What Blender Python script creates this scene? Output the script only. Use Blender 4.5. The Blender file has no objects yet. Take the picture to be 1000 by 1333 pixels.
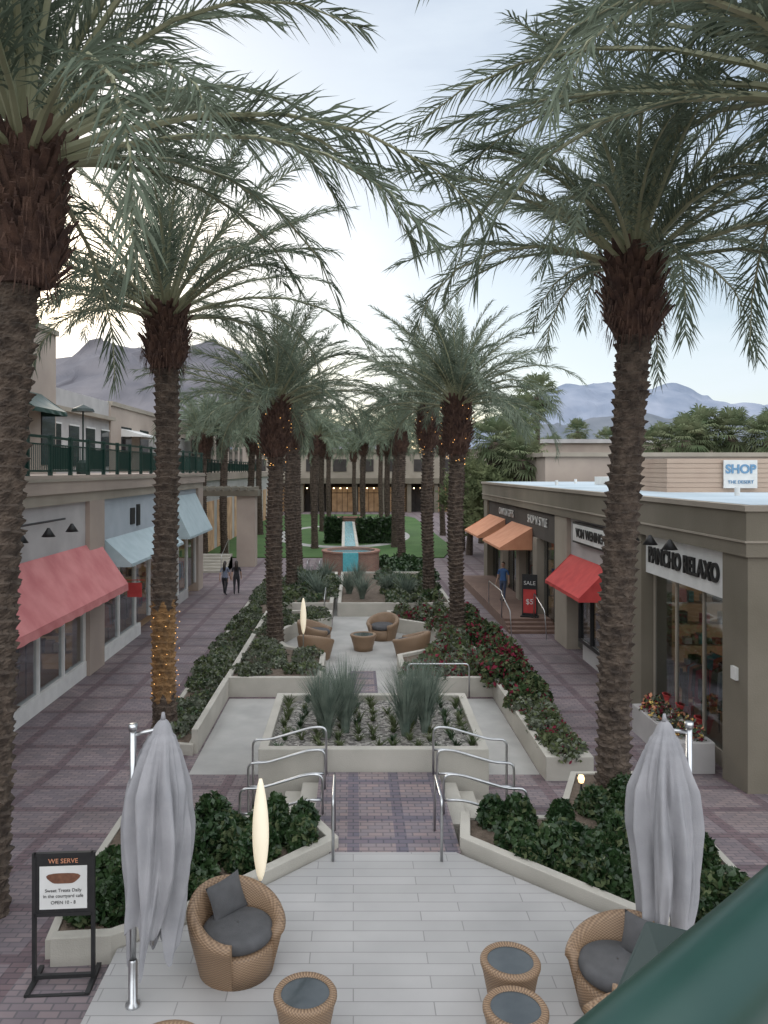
import bpy, math, random
import numpy as np
from mathutils import Vector, Matrix, noise
random.seed(7)
rng=np.random.default_rng(7)
R=math.radians
scene=bpy.context.scene
COL=scene.collection
CAMZ=5.4
# ------------------------------------------------------------------ materials
def newmat(name):
    m=bpy.data.materials.new(name); m.use_nodes=True
    nt=m.node_tree; b=nt.nodes['Principled BSDF']
    return m,nt,b
def coords(nt,scale=None):
    t=nt.nodes.new('ShaderNodeTexCoord'); return t.outputs['Object']
def M(name,c1,c2=None,scale=4,rough=.75,metal=0,bump=0,bscale=None,detail=6,em=None,es=0,spec=None):
    m,nt,b=newmat(name)
    if c2 is None: c2=tuple(min(1,c*1.25+.005) for c in c1)
    co=coords(nt)
    n=nt.nodes.new('ShaderNodeTexNoise'); n.inputs['Scale'].default_value=scale; n.inputs['Detail'].default_value=detail
    nt.links.new(co,n.inputs['Vector'])
    r=nt.nodes.new('ShaderNodeValToRGB'); r.color_ramp.elements[0].position=.32; r.color_ramp.elements[1].position=.68
    r.color_ramp.elements[0].color=(*c1,1); r.color_ramp.elements[1].color=(*c2,1)
    nt.links.new(n.outputs['Fac'],r.inputs['Fac']); nt.links.new(r.outputs['Color'],b.inputs['Base Color'])
    b.inputs['Roughness'].default_value=rough; b.inputs['Metallic'].default_value=metal
    if spec is not None: b.inputs['Specular IOR Level'].default_value=spec
    if bump:
        n2=nt.nodes.new('ShaderNodeTexNoise'); n2.inputs['Scale'].default_value=bscale or scale*6; n2.inputs['Detail'].default_value=8
        nt.links.new(co,n2.inputs['Vector'])
        bp=nt.nodes.new('ShaderNodeBump'); bp.inputs['Strength'].default_value=bump; bp.inputs['Distance'].default_value=.02
        nt.links.new(n2.outputs['Fac'],bp.inputs['Height']); nt.links.new(bp.outputs['Normal'],b.inputs['Normal'])
    if em:
        b.inputs['Emission Color'].default_value=(*em,1); b.inputs['Emission Strength'].default_value=es
    return m
def leafM(name,c1,c2,scale=1.5,tr=.25,rough=.55,gloss=False):
    m,nt,b=newmat(name); co=coords(nt)
    n=nt.nodes.new('ShaderNodeTexNoise'); n.inputs['Scale'].default_value=scale; n.inputs['Detail'].default_value=4
    nt.links.new(co,n.inputs['Vector'])
    r=nt.nodes.new('ShaderNodeValToRGB'); r.color_ramp.elements[0].position=.35; r.color_ramp.elements[1].position=.65
    r.color_ramp.elements[0].color=(*c1,1); r.color_ramp.elements[1].color=(*c2,1)
    nt.links.new(n.outputs['Fac'],r.inputs['Fac'])
    if gloss:
        nt.links.new(r.outputs['Color'],b.inputs['Base Color']); b.inputs['Roughness'].default_value=rough; sh=b
    else:
        nt.nodes.remove(b); sh=nt.nodes.new('ShaderNodeBsdfDiffuse'); nt.links.new(r.outputs['Color'],sh.inputs['Color'])
    t=nt.nodes.new('ShaderNodeBsdfTranslucent'); nt.links.new(r.outputs['Color'],t.inputs['Color'])
    mx=nt.nodes.new('ShaderNodeMixShader'); mx.inputs[0].default_value=tr
    nt.links.new(sh.outputs[0],mx.inputs[1]); nt.links.new(t.outputs[0],mx.inputs[2])
    nt.links.new(mx.outputs[0],nt.nodes['Material Output'].inputs['Surface'])
    return m
def brickM(name,c1,c2,cm,bw,rh,ms,offset=.5,rough=.75,macro=None,bump=.4,stain=.25,swap=False,mc=(.12,.10,.12),msz=.1):
    m,nt,b=newmat(name); co=coords(nt)
    vec=co
    if swap:
        mp=nt.nodes.new('ShaderNodeMapping'); mp.inputs['Rotation'].default_value=swap
        nt.links.new(co,mp.inputs['Vector']); vec=mp.outputs[0]
    br=nt.nodes.new('ShaderNodeTexBrick'); br.offset=offset
    br.inputs['Color1'].default_value=(*c1,1); br.inputs['Color2'].default_value=(*c2,1); br.inputs['Mortar'].default_value=(*cm,1)
    br.inputs['Scale'].default_value=1; br.inputs['Brick Width'].default_value=bw; br.inputs['Row Height'].default_value=rh
    br.inputs['Mortar Size'].default_value=ms; br.inputs['Mortar Smooth'].default_value=.2; br.inputs['Bias'].default_value=0
    nt.links.new(vec,br.inputs['Vector'])
    out=br.outputs['Color']
    if macro:
        b2=nt.nodes.new('ShaderNodeTexBrick'); b2.offset=0
        b2.inputs['Color1'].default_value=(1,1,1,1); b2.inputs['Color2'].default_value=(.88,.90,.96,1); b2.inputs['Mortar'].default_value=(*mc,1)
        b2.inputs['Scale'].default_value=1; b2.inputs['Brick Width'].default_value=macro; b2.inputs['Row Height'].default_value=macro
        b2.inputs['Mortar Size'].default_value=msz; b2.inputs['Mortar Smooth'].default_value=.05
        nt.links.new(vec,b2.inputs['Vector'])
        mx=nt.nodes.new('ShaderNodeMixRGB'); mx.blend_type='MULTIPLY'; mx.inputs[0].default_value=1
        nt.links.new(out,mx.inputs[1]); nt.links.new(b2.outputs['Color'],mx.inputs[2]); out=mx.outputs[0]
    n=nt.nodes.new('ShaderNodeTexNoise'); n.inputs['Scale'].default_value=.7; n.inputs['Detail'].default_value=8
    nt.links.new(co,n.inputs['Vector'])
    r=nt.nodes.new('ShaderNodeValToRGB'); r.color_ramp.elements[0].position=.3; r.color_ramp.elements[1].position=.7
    k=1-stain; r.color_ramp.elements[0].color=(k,k,k,1); r.color_ramp.elements[1].color=(1.05,1.05,1.05,1)
    nt.links.new(n.outputs['Fac'],r.inputs['Fac'])
    mx=nt.nodes.new('ShaderNodeMixRGB'); mx.blend_type='MULTIPLY'; mx.inputs[0].default_value=1
    nt.links.new(out,mx.inputs[1]); nt.links.new(r.outputs['Color'],mx.inputs[2])
    nt.links.new(mx.outputs[0],b.inputs['Base Color']); b.inputs['Roughness'].default_value=rough
    if bump:
        bp=nt.nodes.new('ShaderNodeBump'); bp.inputs['Strength'].default_value=bump; bp.inputs['Distance'].default_value=.004; bp.invert=True
        nt.links.new(br.outputs['Fac'],bp.inputs['Height']); nt.links.new(bp.outputs['Normal'],b.inputs['Normal'])
    return m
def glassM(name,tint=(.78,.82,.84),fac=.24):
    m=bpy.data.materials.new(name); m.use_nodes=True; nt=m.node_tree; nt.nodes.clear()
    o=nt.nodes.new('ShaderNodeOutputMaterial'); t=nt.nodes.new('ShaderNodeBsdfTransparent'); t.inputs[0].default_value=(*tint,1)
    g=nt.nodes.new('ShaderNodeBsdfGlossy'); g.inputs['Roughness'].default_value=.03; g.inputs['Color'].default_value=(.8,.85,.9,1)
    mx=nt.nodes.new('ShaderNodeMixShader'); mx.inputs[0].default_value=fac
    nt.links.new(t.outputs[0],mx.inputs[1]); nt.links.new(g.outputs[0],mx.inputs[2]); nt.links.new(mx.outputs[0],o.inputs[0])
    return m
def wickerM():
    m,nt,b=newmat('wicker'); co=coords(nt)
    sep=nt.nodes.new('ShaderNodeSeparateXYZ'); nt.links.new(co,sep.inputs[0])
    at=nt.nodes.new('ShaderNodeMath'); at.operation='ARCTAN2'; nt.links.new(sep.outputs[1],at.inputs[0]); nt.links.new(sep.outputs[0],at.inputs[1])
    def mul(s,k):
        x=nt.nodes.new('ShaderNodeMath'); x.operation='MULTIPLY'; nt.links.new(s,x.inputs[0]); x.inputs[1].default_value=k; return x.outputs[0]
    def sn(s):
        x=nt.nodes.new('ShaderNodeMath'); x.operation='SINE'; nt.links.new(s,x.inputs[0]); return x.outputs[0]
    a=sn(mul(at.outputs[0],56)); z=sn(mul(sep.outputs[2],230))
    p=nt.nodes.new('ShaderNodeMath'); p.operation='MULTIPLY'; nt.links.new(a,p.inputs[0]); nt.links.new(z,p.inputs[1])
    r=nt.nodes.new('ShaderNodeMapRange'); r.inputs['From Min'].default_value=-1; r.inputs['From Max'].default_value=1; nt.links.new(p.outputs[0],r.inputs['Value'])
    mx=nt.nodes.new('ShaderNodeMixRGB'); mx.inputs[1].default_value=(.14,.085,.05,1); mx.inputs[2].default_value=(.33,.22,.135,1)
    nt.links.new(r.outputs[0],mx.inputs[0]); nt.links.new(mx.outputs[0],b.inputs['Base Color']); b.inputs['Roughness'].default_value=.5
    bp=nt.nodes.new('ShaderNodeBump'); bp.inputs['Distance'].default_value=.006; bp.inputs['Strength'].default_value=.8
    nt.links.new(r.outputs[0],bp.inputs['Height']); nt.links.new(bp.outputs[0],b.inputs['Normal'])
    return m
m_pave=brickM('paver_brick',(.31,.24,.235),(.21,.172,.182),(.155,.135,.14),.22,.11,.012,macro=1.25,mc=(.66,.59,.64),msz=.11,bump=.3,stain=.32)
m_land=brickM('landing_brick',(.33,.245,.235),(.24,.205,.22),(.16,.14,.145),.22,.11,.012,macro=.7,mc=(.58,.62,.74),msz=.09,bump=.3)
m_deck=brickM('deck_plank_tile',(.435,.425,.42),(.385,.378,.372),(.27,.265,.26),1.3,.2,.007,offset=.37,rough=.5,bump=.4,stain=.16)
m_conc=M('concrete_walk',(.33,.325,.31),(.43,.42,.40),1.3,.8,bump=.2,bscale=40)
m_wall=M('planter_stucco',(.39,.37,.325),(.51,.485,.43),1.1,.85,bump=.3,bscale=60)
m_soil=M('soil',(.10,.075,.055),(.17,.13,.10),9,.95,bump=.8,bscale=40)
m_dirt=M('desert_ground',(.22,.19,.15),(.3,.26,.2),.02,.95)
m_steel=M('brushed_steel',(.50,.51,.52),(.62,.63,.64),8,.3,metal=1)
m_green=M('green_painted_metal',(.007,.036,.029),(.010,.046,.036),6,.35)
m_dgreen=M('dark_green_metal',(.008,.020,.017),(.010,.026,.022),6,.5)
m_black=M('black_metal',(.012,.012,.013),(.02,.02,.02),8,.5)
m_tan=M('stucco_tan',(.34,.28,.24),(.42,.35,.295),.6,.9,bump=.25,bscale=30)
m_taupe=M('stucco_taupe',(.155,.137,.103),(.20,.177,.138),.7,.9,bump=.25,bscale=30)
m_taupe2=M('stucco_light_taupe',(.28,.245,.20),(.35,.31,.255),.7,.9,bump=.25,bscale=30)
m_greyw=M('stucco_grey',(.39,.375,.37),(.47,.455,.445),1.2,.9,bump=.2,bscale=30)
m_bluew=M('stucco_blue_grey',(.38,.42,.46),(.44,.48,.52),1.2,.9,bump=.2,bscale=30)
m_white=M('white_paint',(.62,.62,.60),(.72,.72,.70),3,.6)
m_roof=M('roof_membrane',(.34,.42,.47),(.5,.57,.62),.4,.6)
m_red=M('salmon_canvas',(.52,.165,.17),(.64,.25,.245),1.5,.85,bump=.3,bscale=120)
m_red2=M('bright_red_canvas',(.46,.045,.045),(.58,.07,.065),2.5,.8)
m_orange=M('orange_canvas',(.58,.25,.14),(.66,.31,.18),2.5,.8)
m_pblue=M('pale_blue_canvas',(.38,.47,.50),(.45,.54,.57),2.5,.8)
m_dark=M('dark_interior',(.03,.026,.024),(.05,.043,.04),1,.8)
m_floor=M('shop_floor',(.3,.22,.15),(.36,.27,.2),2,.5)
m_glass=glassM('shop_glass')
m_glassd=M('dark_glass',(.03,.035,.04),(.05,.06,.065),.5,.06)
m_warm=M('glowing_shop_wall',(.5,.36,.22),(.75,.58,.38),.9,.8,em=(1,.66,.36),es=.42,detail=3)  # interior lighting put in as emission of the wall itself
m_warm2=M('glowing_shop_dim',(.16,.11,.075),(.42,.30,.2),.9,.8,em=(1,.6,.3),es=.10,detail=3)  # dimmer wall that also emits the warm shop light itself
m_lampw=M('downlight_glow',(1,.85,.6),(1,.85,.6),2,em=(1,.72,.4),es=9)
m_upl=M('uplight_glow',(1,.8,.5),(1,.8,.5),2,em=(1,.6,.25),es=2.2)
m_wick=wickerM()
m_cush=M('grey_cushion',(.075,.075,.078),(.10,.10,.105),6,.95,bump=.4,bscale=200)
m_tglass=M('table_glass',(.05,.06,.065),(.08,.09,.095),3,.04)
m_fabric=M('umbrella_canvas',(.27,.27,.285),(.345,.34,.355),3,.95,bump=.3,bscale=90)
m_lampshade=M('lamp_fabric',(.7,.66,.56),(.75,.7,.6),4,.7,em=(1,.84,.55),es=.42)
m_bulb=M('fairy_bulb',(1,.6,.2),(1,.6,.2),2,em=(1,.5,.14),es=3.5)
m_water=M('pool_water',(.08,.3,.36),(.12,.4,.46),4,.05,bump=.2,bscale=20)
m_teal=M('teal_tile',(.08,.36,.42),(.12,.45,.5),8,.3)
m_redbrick=brickM('fountain_brick',(.34,.17,.12),(.26,.12,.09),(.3,.26,.22),.2,.07,.01,bump=.4,swap=(R(90),0,0))
m_lawn=M('lawn_grass',(.045,.105,.025),(.075,.15,.04),.5,.9,bump=1,bscale=30)
m_trunk=M('palm_trunk_bark',(.045,.033,.026),(.14,.105,.08),6,.95,bump=1,bscale=45)
m_trunkgold=M('palm_bark_painted_glow',(.13,.075,.035),(.34,.19,.075),6,.7,bump=1,bscale=45)  # warm glow of the string lights painted into the bark colour
m_boot=M('palm_boots',(.04,.021,.017),(.12,.067,.047),5,.95,bump=.9,bscale=50)
m_frond=leafM('palm_frond',(.105,.134,.098),(.20,.237,.178),1.1,.33)
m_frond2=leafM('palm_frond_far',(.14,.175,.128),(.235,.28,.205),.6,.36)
m_rachis=M('palm_rachis',(.22,.235,.14),(.31,.31,.2),2,.6)
m_leafd=leafM('shrub_leaf_dark',(.014,.038,.013),(.048,.09,.032),4,.15,.4,True)
m_leafm=leafM('shrub_leaf_mid',(.07,.095,.045),(.15,.175,.09),3,.2)
m_leafg=leafM('grey_green_blade',(.12,.16,.13),(.24,.285,.235),5,.2)
m_leafs=leafM('silver_leaf',(.13,.15,.115),(.23,.25,.19),5,.2)
m_flower=leafM('bougainvillea_bract',(.17,.022,.04),(.30,.05,.085),4,.3)
m_treeleaf=leafM('tree_leaf',(.10,.13,.065),(.22,.245,.13),.5,.4)
m_fan=leafM('fan_palm_leaf',(.10,.14,.075),(.23,.25,.15),.8,.35)
def gravelM():
    m,nt,b=newmat('gravel_stones'); co=coords(nt)
    v=nt.nodes.new('ShaderNodeTexVoronoi'); v.inputs['Scale'].default_value=17; nt.links.new(co,v.inputs['Vector'])
    sp=nt.nodes.new('ShaderNodeSeparateXYZ'); nt.links.new(v.outputs['Color'],sp.inputs[0])
    r=nt.nodes.new('ShaderNodeValToRGB'); e=r.color_ramp.elements; e[0].color=(.07,.065,.06,1); e[1].color=(.46,.435,.40,1)
    nt.links.new(sp.outputs[0],r.inputs['Fac']); nt.links.new(r.outputs[0],b.inputs['Base Color'])
    bp=nt.nodes.new('ShaderNodeBump'); bp.inputs['Distance'].default_value=.04; bp.inputs['Strength'].default_value=1; bp.invert=True
    nt.links.new(v.outputs['Distance'],bp.inputs['Height']); nt.links.new(bp.outputs[0],b.inputs['Normal']); b.inputs['Roughness'].default_value=.9
    return m
m_gravel=gravelM()
# ------------------------------------------------------------------ mesh builder
class MB:
    def __init__(s): s.v=[]; s.f=[]; s.m=[]
    def add(s,vs,fs,mi=0):
        o=len(s.v); s.v.extend([tuple(map(float,q)) for q in vs]); s.f.extend([tuple(i+o for i in f) for f in fs]); s.m.extend([mi]*len(fs))
    def box(s,x0,x1,y0,y1,z0,z1,mi=0):
        s.add([(x0,y0,z0),(x1,y0,z0),(x1,y1,z0),(x0,y1,z0),(x0,y0,z1),(x1,y0,z1),(x1,y1,z1),(x0,y1,z1)],
              [(0,3,2,1),(4,5,6,7),(0,1,5,4),(1,2,6,5),(2,3,7,6),(3,0,4,7)],mi)
    def tube(s,pts,r,n=8,mi=0,cap=True):
        pts=[Vector(p) for p in pts]; rs=r if isinstance(r,(list,tuple)) else [r]*len(pts)
        vs=[]; fs=[]; prev=None
        for i,p in enumerate(pts):
            d=(pts[min(i+1,len(pts)-1)]-pts[max(i-1,0)]).normalized()
            if prev is None:
                a=Vector((0,0,1)) if abs(d.z)<.9 else Vector((1,0,0)); u=d.cross(a).normalized()
            else:
                u=(prev-d*prev.dot(d)).normalized()
            prev=u; w=d.cross(u)
            for k in range(n):
                t=2*math.pi*k/n; vs.append(p+(u*math.cos(t)+w*math.sin(t))*rs[i])
        for i in range(len(pts)-1):
            for k in range(n):
                fs.append((i*n+k,i*n+(k+1)%n,(i+1)*n+(k+1)%n,(i+1)*n+k))
        if cap: fs.append(tuple(range(n))[::-1]); fs.append(tuple((len(pts)-1)*n+k for k in range(n)))
        s.add(vs,fs,mi)
    def lathe(s,prof,cx,cy,n=32,mi=0,fn=None,cap=False):
        vs=[]; fs=[]
        for (r,z) in prof:
            for k in range(n):
                t=2*math.pi*k/n; rr=r*(fn(t,z) if fn else 1); vs.append((cx+rr*math.cos(t),cy+rr*math.sin(t),z))
        for i in range(len(prof)-1):
            for k in range(n): fs.append((i*n+k,i*n+(k+1)%n,(i+1)*n+(k+1)%n,(i+1)*n+k))
        if cap: fs.append(tuple(range(n))[::-1]); fs.append(tuple((len(prof)-1)*n+k for k in range(n)))
        s.add(vs,fs,mi)
    def poly(s,pts,z,mi=0): s.add([(p[0],p[1],z) for p in pts],[tuple(range(len(pts)))],mi)
    def prism(s,pts,z0,z1,mi=0):
        n=len(pts); s.add([(p[0],p[1],z0) for p in pts]+[(p[0],p[1],z1) for p in pts],
            [tuple(range(n))[::-1],tuple(range(n,2*n))]+[(i,(i+1)%n,n+(i+1)%n,n+i) for i in range(n)],mi)
    def wallline(s,pts,th,z0,z1,mi=0,closed=False):
        P=[Vector((p[0],p[1])) for p in pts]; n=len(P); L=[];Rr=[]
        for i in range(n):
            if closed: a,b,c=P[i-1],P[i],P[(i+1)%n]
            else: a,b,c=P[max(i-1,0)],P[i],P[min(i+1,n-1)]
            d1=(b-a).normalized() if (b-a).length>0 else (c-b).normalized()
            d2=(c-b).normalized() if (c-b).length>0 else d1
            n1=Vector((-d1.y,d1.x)); n2=Vector((-d2.y,d2.x)); nn=(n1+n2).normalized(); k=th/2/max(.4,nn.dot(n1))
            L.append(b+nn*k); Rr.append(b-nn*k)
        m=n if closed else n-1
        vs=[]
        for i in range(n): vs+=[(L[i].x,L[i].y,z0),(Rr[i].x,Rr[i].y,z0),(L[i].x,L[i].y,z1),(Rr[i].x,Rr[i].y,z1)]
        fs=[]
        for i in range(m):
            a=4*i; b=4*((i+1)%n)
            fs+=[(a,b,b+2,a+2),(a+1,a+3,b+3,b+1),(a+2,b+2,b+3,a+3)]
        if not closed: fs+=[(0,2,3,1),(4*(n-1),4*(n-1)+1,4*(n-1)+3,4*(n-1)+2)]
        s.add(vs,fs,mi)
    def leaves(s,C,size,mi=0,elong=1.7,up=.0):
        C=np.asarray(C); n=len(C)
        a=rng.normal(size=(n,3)); a[:,2]+=up; a/=np.linalg.norm(a,axis=1)[:,None]
        b=np.cross(a,rng.normal(size=(n,3))); b/=np.linalg.norm(b,axis=1)[:,None]
        sz=size*(.6+.8*rng.random((n,1)))
        L=a*sz*elong/2; W=b*sz/2
        V=np.stack([C-L,C+W,C+L,C-W],1).reshape(-1,3)
        o=len(s.v); s.v.extend(map(tuple,V.tolist())); s.f.extend([(o+4*i,o+4*i+1,o+4*i+2,o+4*i+3) for i in range(n)])
        if np.isscalar(mi): s.m.extend([mi]*n)
        else: s.m.extend(list(mi))
    def tuft(s,cx,cy,cz,n,h,spread,w,mi=0,seg=3):
        for i in range(n):
            az=random.random()*6.283; lean=spread*random.random()**.7; hh=h*(.55+.5*random.random())
            r0=.12*spread*random.random(); bx=cx+math.cos(az)*r0; by=cy+math.sin(az)*r0
            a2=az+random.uniform(-.5,.5); vs=[]; px=-math.sin(a2+random.uniform(-1,1)); py=math.cos(a2)
            for k in range(seg+1):
                t=k/seg; rr=lean*t**1.6; z=hh*(t-.18*t*t*lean/max(spread,.01)); ww=w*(1-t*.85)
                x=bx+math.cos(a2)*rr; y=by+math.sin(a2)*rr
                vs+=[(x-px*ww/2,y-py*ww/2,cz+z),(x+px*ww/2,y+py*ww/2,cz+z)]
            s.add(vs,[(2*k,2*k+1,2*k+3,2*k+2) for k in range(seg)],mi)
    def octa(s,cx,cy,z,r,mi=0):
        s.add([(cx-r,cy,z),(cx,cy-r,z),(cx+r,cy,z),(cx,cy+r,z),(cx,cy,z+r),(cx,cy,z-r)],[(0,1,4),(1,2,4),(2,3,4),(3,0,4),(1,0,5),(2,1,5),(3,2,5),(0,3,5)],mi)
    def mesh(s,name,mats,smooth=False):
        me=bpy.data.meshes.new(name); me.from_pydata(s.v,[],s.f)
        for m in mats: me.materials.append(m)
        me.polygons.foreach_set('material_index',s.m)
        if smooth: me.polygons.foreach_set('use_smooth',[True]*len(s.f))
        me.update(); return me
    def obj(s,name,mats,parent=None,smooth=False,bevel=0,loc=None):
        if not isinstance(mats,(list,tuple)): mats=[mats]
        o=bpy.data.objects.new(name,s.mesh(name,mats,smooth)); COL.objects.link(o)
        if parent: o.parent=parent
        if loc: o.location=loc
        if bevel:
            b=o.modifiers.new('b','BEVEL'); b.width=bevel; b.segments=2; b.limit_method='ANGLE'
        return o
def empty(name,loc=(0,0,0),rz=0):
    e=bpy.data.objects.new(name,None); e.location=loc; e.rotation_euler[2]=rz; e.empty_display_size=.2; COL.objects.link(e); return e
def text(body,size,loc,rot,mat,parent,name='lettering',ext=.012,bold=0):
    c=bpy.data.curves.new(name,'FONT'); c.body=body; c.size=size; c.extrude=ext; c.align_x='CENTER'; c.align_y='CENTER'; c.offset=bold
    o=bpy.data.objects.new(name,c); COL.objects.link(o); o.location=loc; o.rotation_euler=rot; c.materials.append(mat); o.parent=parent; return o
def gz(y): return -.1 if y<8 else (-.9 if y>16 else -.1-.8*(y-8)/8)
# ------------------------------------------------------------------ ground
g=MB(); ys=[-6000,-60,-20,8,16,140,9000]
for i in range(len(ys)-1):
    a,b=ys[i],ys[i+1]; za,zb=gz(a)-.02,gz(b)-.02
    g.add([(-9000,a,za),(9000,a,za),(9000,b,zb),(-9000,b,zb)],[(0,1,2,3)])
g.obj('ground',m_dirt)
g=MB(); ys=[-10,8,16,130]
for i in range(3):
    a,b=ys[i],ys[i+1]; g.add([(-26,a,gz(a)),(26,a,gz(a)),(26,b,gz(b)),(-26,b,gz(b))],[(0,1,2,3)])
g.obj('plaza_paving',m_pave)
g=MB(); g.prism([(-2.66,4.5),(6,4.5),(6,8.0),(4.4,8.3),(3.3,9.1),(1.45,10.85),(-.3,10.85),(-2.0,9.1),(-2.66,8.66)],-.95,0); g.obj('deck_floor',m_deck)
g=MB(); g.box(-.6,1.52,10.85,13.72,-1,.0); g.obj('brick_landing',m_land)
for sgn,xe,nm in ((-1,-.6,'stone_stairs'),(1,1.52,'stone_stairs')):
    g=MB()
    for i in range(4):
        x0=xe+sgn*.30*i; x1=xe+sgn*.30*(i+1); g.box(min(x0,x1)+.001,max(x0,x1),12.0,13.6,-1,-.15*(i+1)+.02)
    g.obj(nm,m_wall,bevel=.012)
g=MB(); g.box(-3.4,-1.78,15.4,21.1,-1,-.885); g.box(-1.78,2.5,17.3,21.1,-1,-.885); g.box(2.5,3.85,15.4,21.1,-1,-.885)
g.obj('concrete_path',m_conc)
g=MB(); g.box(-.85,1.35,21.1,45,-1,-.88); g.lathe([(0.01,-.882),(3.1,-.882),(3.1,-.95)],.3,27,48); g.obj('concrete_path',m_conc)
g=MB(); g.box(-.45,.95,17.35,21.05,-1,-.875); g.box(-.1,.7,21.2,24,-1,-.875); g.obj('brick_walk',m_land)
g=MB(); g.wallline([(-1.62,13.85),(2.35,13.85),(2.42,17.15),(-1.62,17.15)],.17,-1,.4,closed=True)
g.obj('gravel_planter_wall',m_wall,bevel=.015)
g=MB(); g.box(-1.55,2.3,13.9,17.1,-.5,.28); g.obj('gravel_bed',m_gravel)
g=MB()
for i in range(11):
    for j in range(8):
        x=-1.35+i*.355+random.uniform(-.07,.07); y=14.15+j*.39+random.uniform(-.07,.07)
        if random.random()<.1: continue
        g.tuft(x,y,.28,40,random.uniform(.12,.26),.20,.03,random.choice([0,0,1]),2)
g.obj('succulent_rows',[m_leafm,m_leafd])
def grassclump(x,y,z,n=420,h=1.45,sp=.75,w=.016,mat=m_leafg):
    g=MB(); g.tuft(x,y,z,n,h,sp,w,0,4); g.obj('ornamental_grass',mat)
for x,y,n,h in ((-.5,14.7,460,1.45),(-.15,15.0,420,1.6),(-.65,15.4,300,1.3),(1.0,14.8,460,1.5),(1.4,15.0,420,1.55),(1.2,15.5,320,1.5),(-.2,16.2,200,1.2),(1.6,16.2,200,1.2)): grassclump(x,y,.28,n,h,.58)
def planter(name,pts,ztop,soilz,th=.16,zb=-1.05):
    e=empty(name)
    g=MB(); g.wallline(pts,th,zb,ztop,closed=True); g.obj('wall',m_wall,e,bevel=.012)
    g=MB(); g.poly(pts,soilz); g.obj('soil',m_soil,e)
    return e
planter('planter_bed',[(3.95,15.5),(4.75,15.5),(4.75,31.5),(3.95,31.5)],-.36,-.45)
planter('planter_bed',[(-4.55,17.2),(-3.6,17.0),(-3.6,42),(-4.9,42)],-.66,-.7,.12)
planter('planter_bed',[(-3.5,21.4),(-.95,21.4),(-.95,24.2),(-2.2,25.2),(-2.9,27),(-2.2,29),(-.95,30),(-.95,31.5),(-3.5,31.5)],-.36,-.45)
planter('planter_bed',[(1.45,21.4),(3.85,21.4),(3.85,31.5),(1.45,31.5),(1.45,30),(2.7,29),(3.2,27),(2.7,25),(1.45,24)],-.36,-.45)
planter('planter_bed',[(-3.4,33),(-.95,33),(-.95,43),(-3.4,43)],-.3,-.4)
planter('planter_bed',[(-.6,33),(4.2,33),(4.2,43),(-.6,43)],-.3,-.4)
g=MB(); g.wallline([(-3.52,21.28),(-3.52,17.05)],.14,-1,-.36); g.obj('low_wall',m_wall)
# beds flanking the deck: taller curb toward the deck, flush edging toward the plaza
for front,back in (([(-.72,11.8),(-.3,11.0),(-2.0,9.25),(-2.75,8.72),(-3.4,8.66)],[(-3.46,8.75),(-3.55,9.4),(-3.55,11.85),(-.8,11.85)]),
                   ([(1.72,11.8),(1.6,11.0),(3.35,9.25),(4.5,8.35),(5.1,9.0)],[(5.12,9.1),(5.12,13.6),(3.9,13.6),(3.2,11.87),(1.8,11.87)])):
    e=empty('planter_bed'); g=MB(); g.wallline(front,.15,-1.05,.16); g.obj('wall',m_wall,e,bevel=.012)
    g=MB(); g.wallline(back,.10,-1.05,.045); g.obj('edging',m_wall,e); g=MB(); g.poly(front[:-1]+back[:-1],.02); g.obj('soil',m_soil,e)
# ------------------------------------------------------------------ vegetation masses
def inpoly(x,y,P):
    c=False; n=len(P)
    for i in range(n):
        x1,y1=P[i]; x2,y2=P[i-1]
        if (y1>y)!=(y2>y) and x<(x2-x1)*(y-y1)/(y2-y1)+x1: c=not c
    return c
def clump_pts(cx,cy,cz,rx,rz,n):
    d=rng.normal(size=(n,3)); d/=np.linalg.norm(d,axis=1)[:,None]; d[:,2]=np.abs(d[:,2])*1.0-.15
    k=(.65+.4*rng.random((n,1)))
    return d*k*np.array([rx,rx,rz])+np.array([cx,cy,cz])
def shrubs(name,P,z,count,r,h,leaf,per,mats,probs=None,margin=.25):
    g=MB(); xs=[p[0] for p in P]; yy=[p[1] for p in P]; placed=[]; t=0
    while len(placed)<count and t<count*60:
        t+=1; x=random.uniform(min(xs)+margin,max(xs)-margin); y=random.uniform(min(yy)+margin,max(yy)-margin)
        if not inpoly(x,y,P): continue
        if any((x-a)**2+(y-b)**2<(r*1.15)**2 for a,b in placed): continue
        placed.append((x,y)); rr=r*random.uniform(.7,1.25); hh=h*random.uniform(.6,1.2)
        C=clump_pts(x,y,z+.05,rr,hh,per)
        if probs is None: mi=0
        else:
            pr=np.array(probs)*rng.uniform(.2,1.8,len(probs)); mi=rng.choice(len(mats),size=len(C),p=pr/pr.sum())
        g.leaves(C,leaf,mi)
    return g.obj(name,mats)
shrubs('dark_green_shrubs',[(-.5,11.0),(-2.0,9.45),(-2.75,8.9),(-3.3,8.9),(-3.4,9.3),(-3.4,11.8),(-.85,11.8)],.02,30,.27,.42,.062,720,[m_leafd,m_leafm],[.88,.12],margin=.12)
shrubs('dark_green_shrubs',[(1.85,11.0),(3.35,9.55),(4.4,8.7),(4.95,9.1),(4.95,13.2),(4.6,13.3),(3.3,11.8),(1.85,11.8)],.02,38,.27,.42,.062,720,[m_leafd,m_leafm],[.88,.12],margin=.12)
shrubs('bougainvillea_bushes',[(4.0,18.6),(4.7,18.6),(4.7,31),(4.0,31)],-.45,22,.5,.7,.085,620,[m_leafd,m_leafm,m_flower],[.42,.42,.16],margin=0)
shrubs('flowering_ground_cover',[(4.0,15.6),(4.7,15.6),(4.7,19),(4.0,19)],-.45,18,.3,.34,.06,300,[m_leafm,m_leafs,m_flower],[.55,.4,.05],margin=.05)
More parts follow.
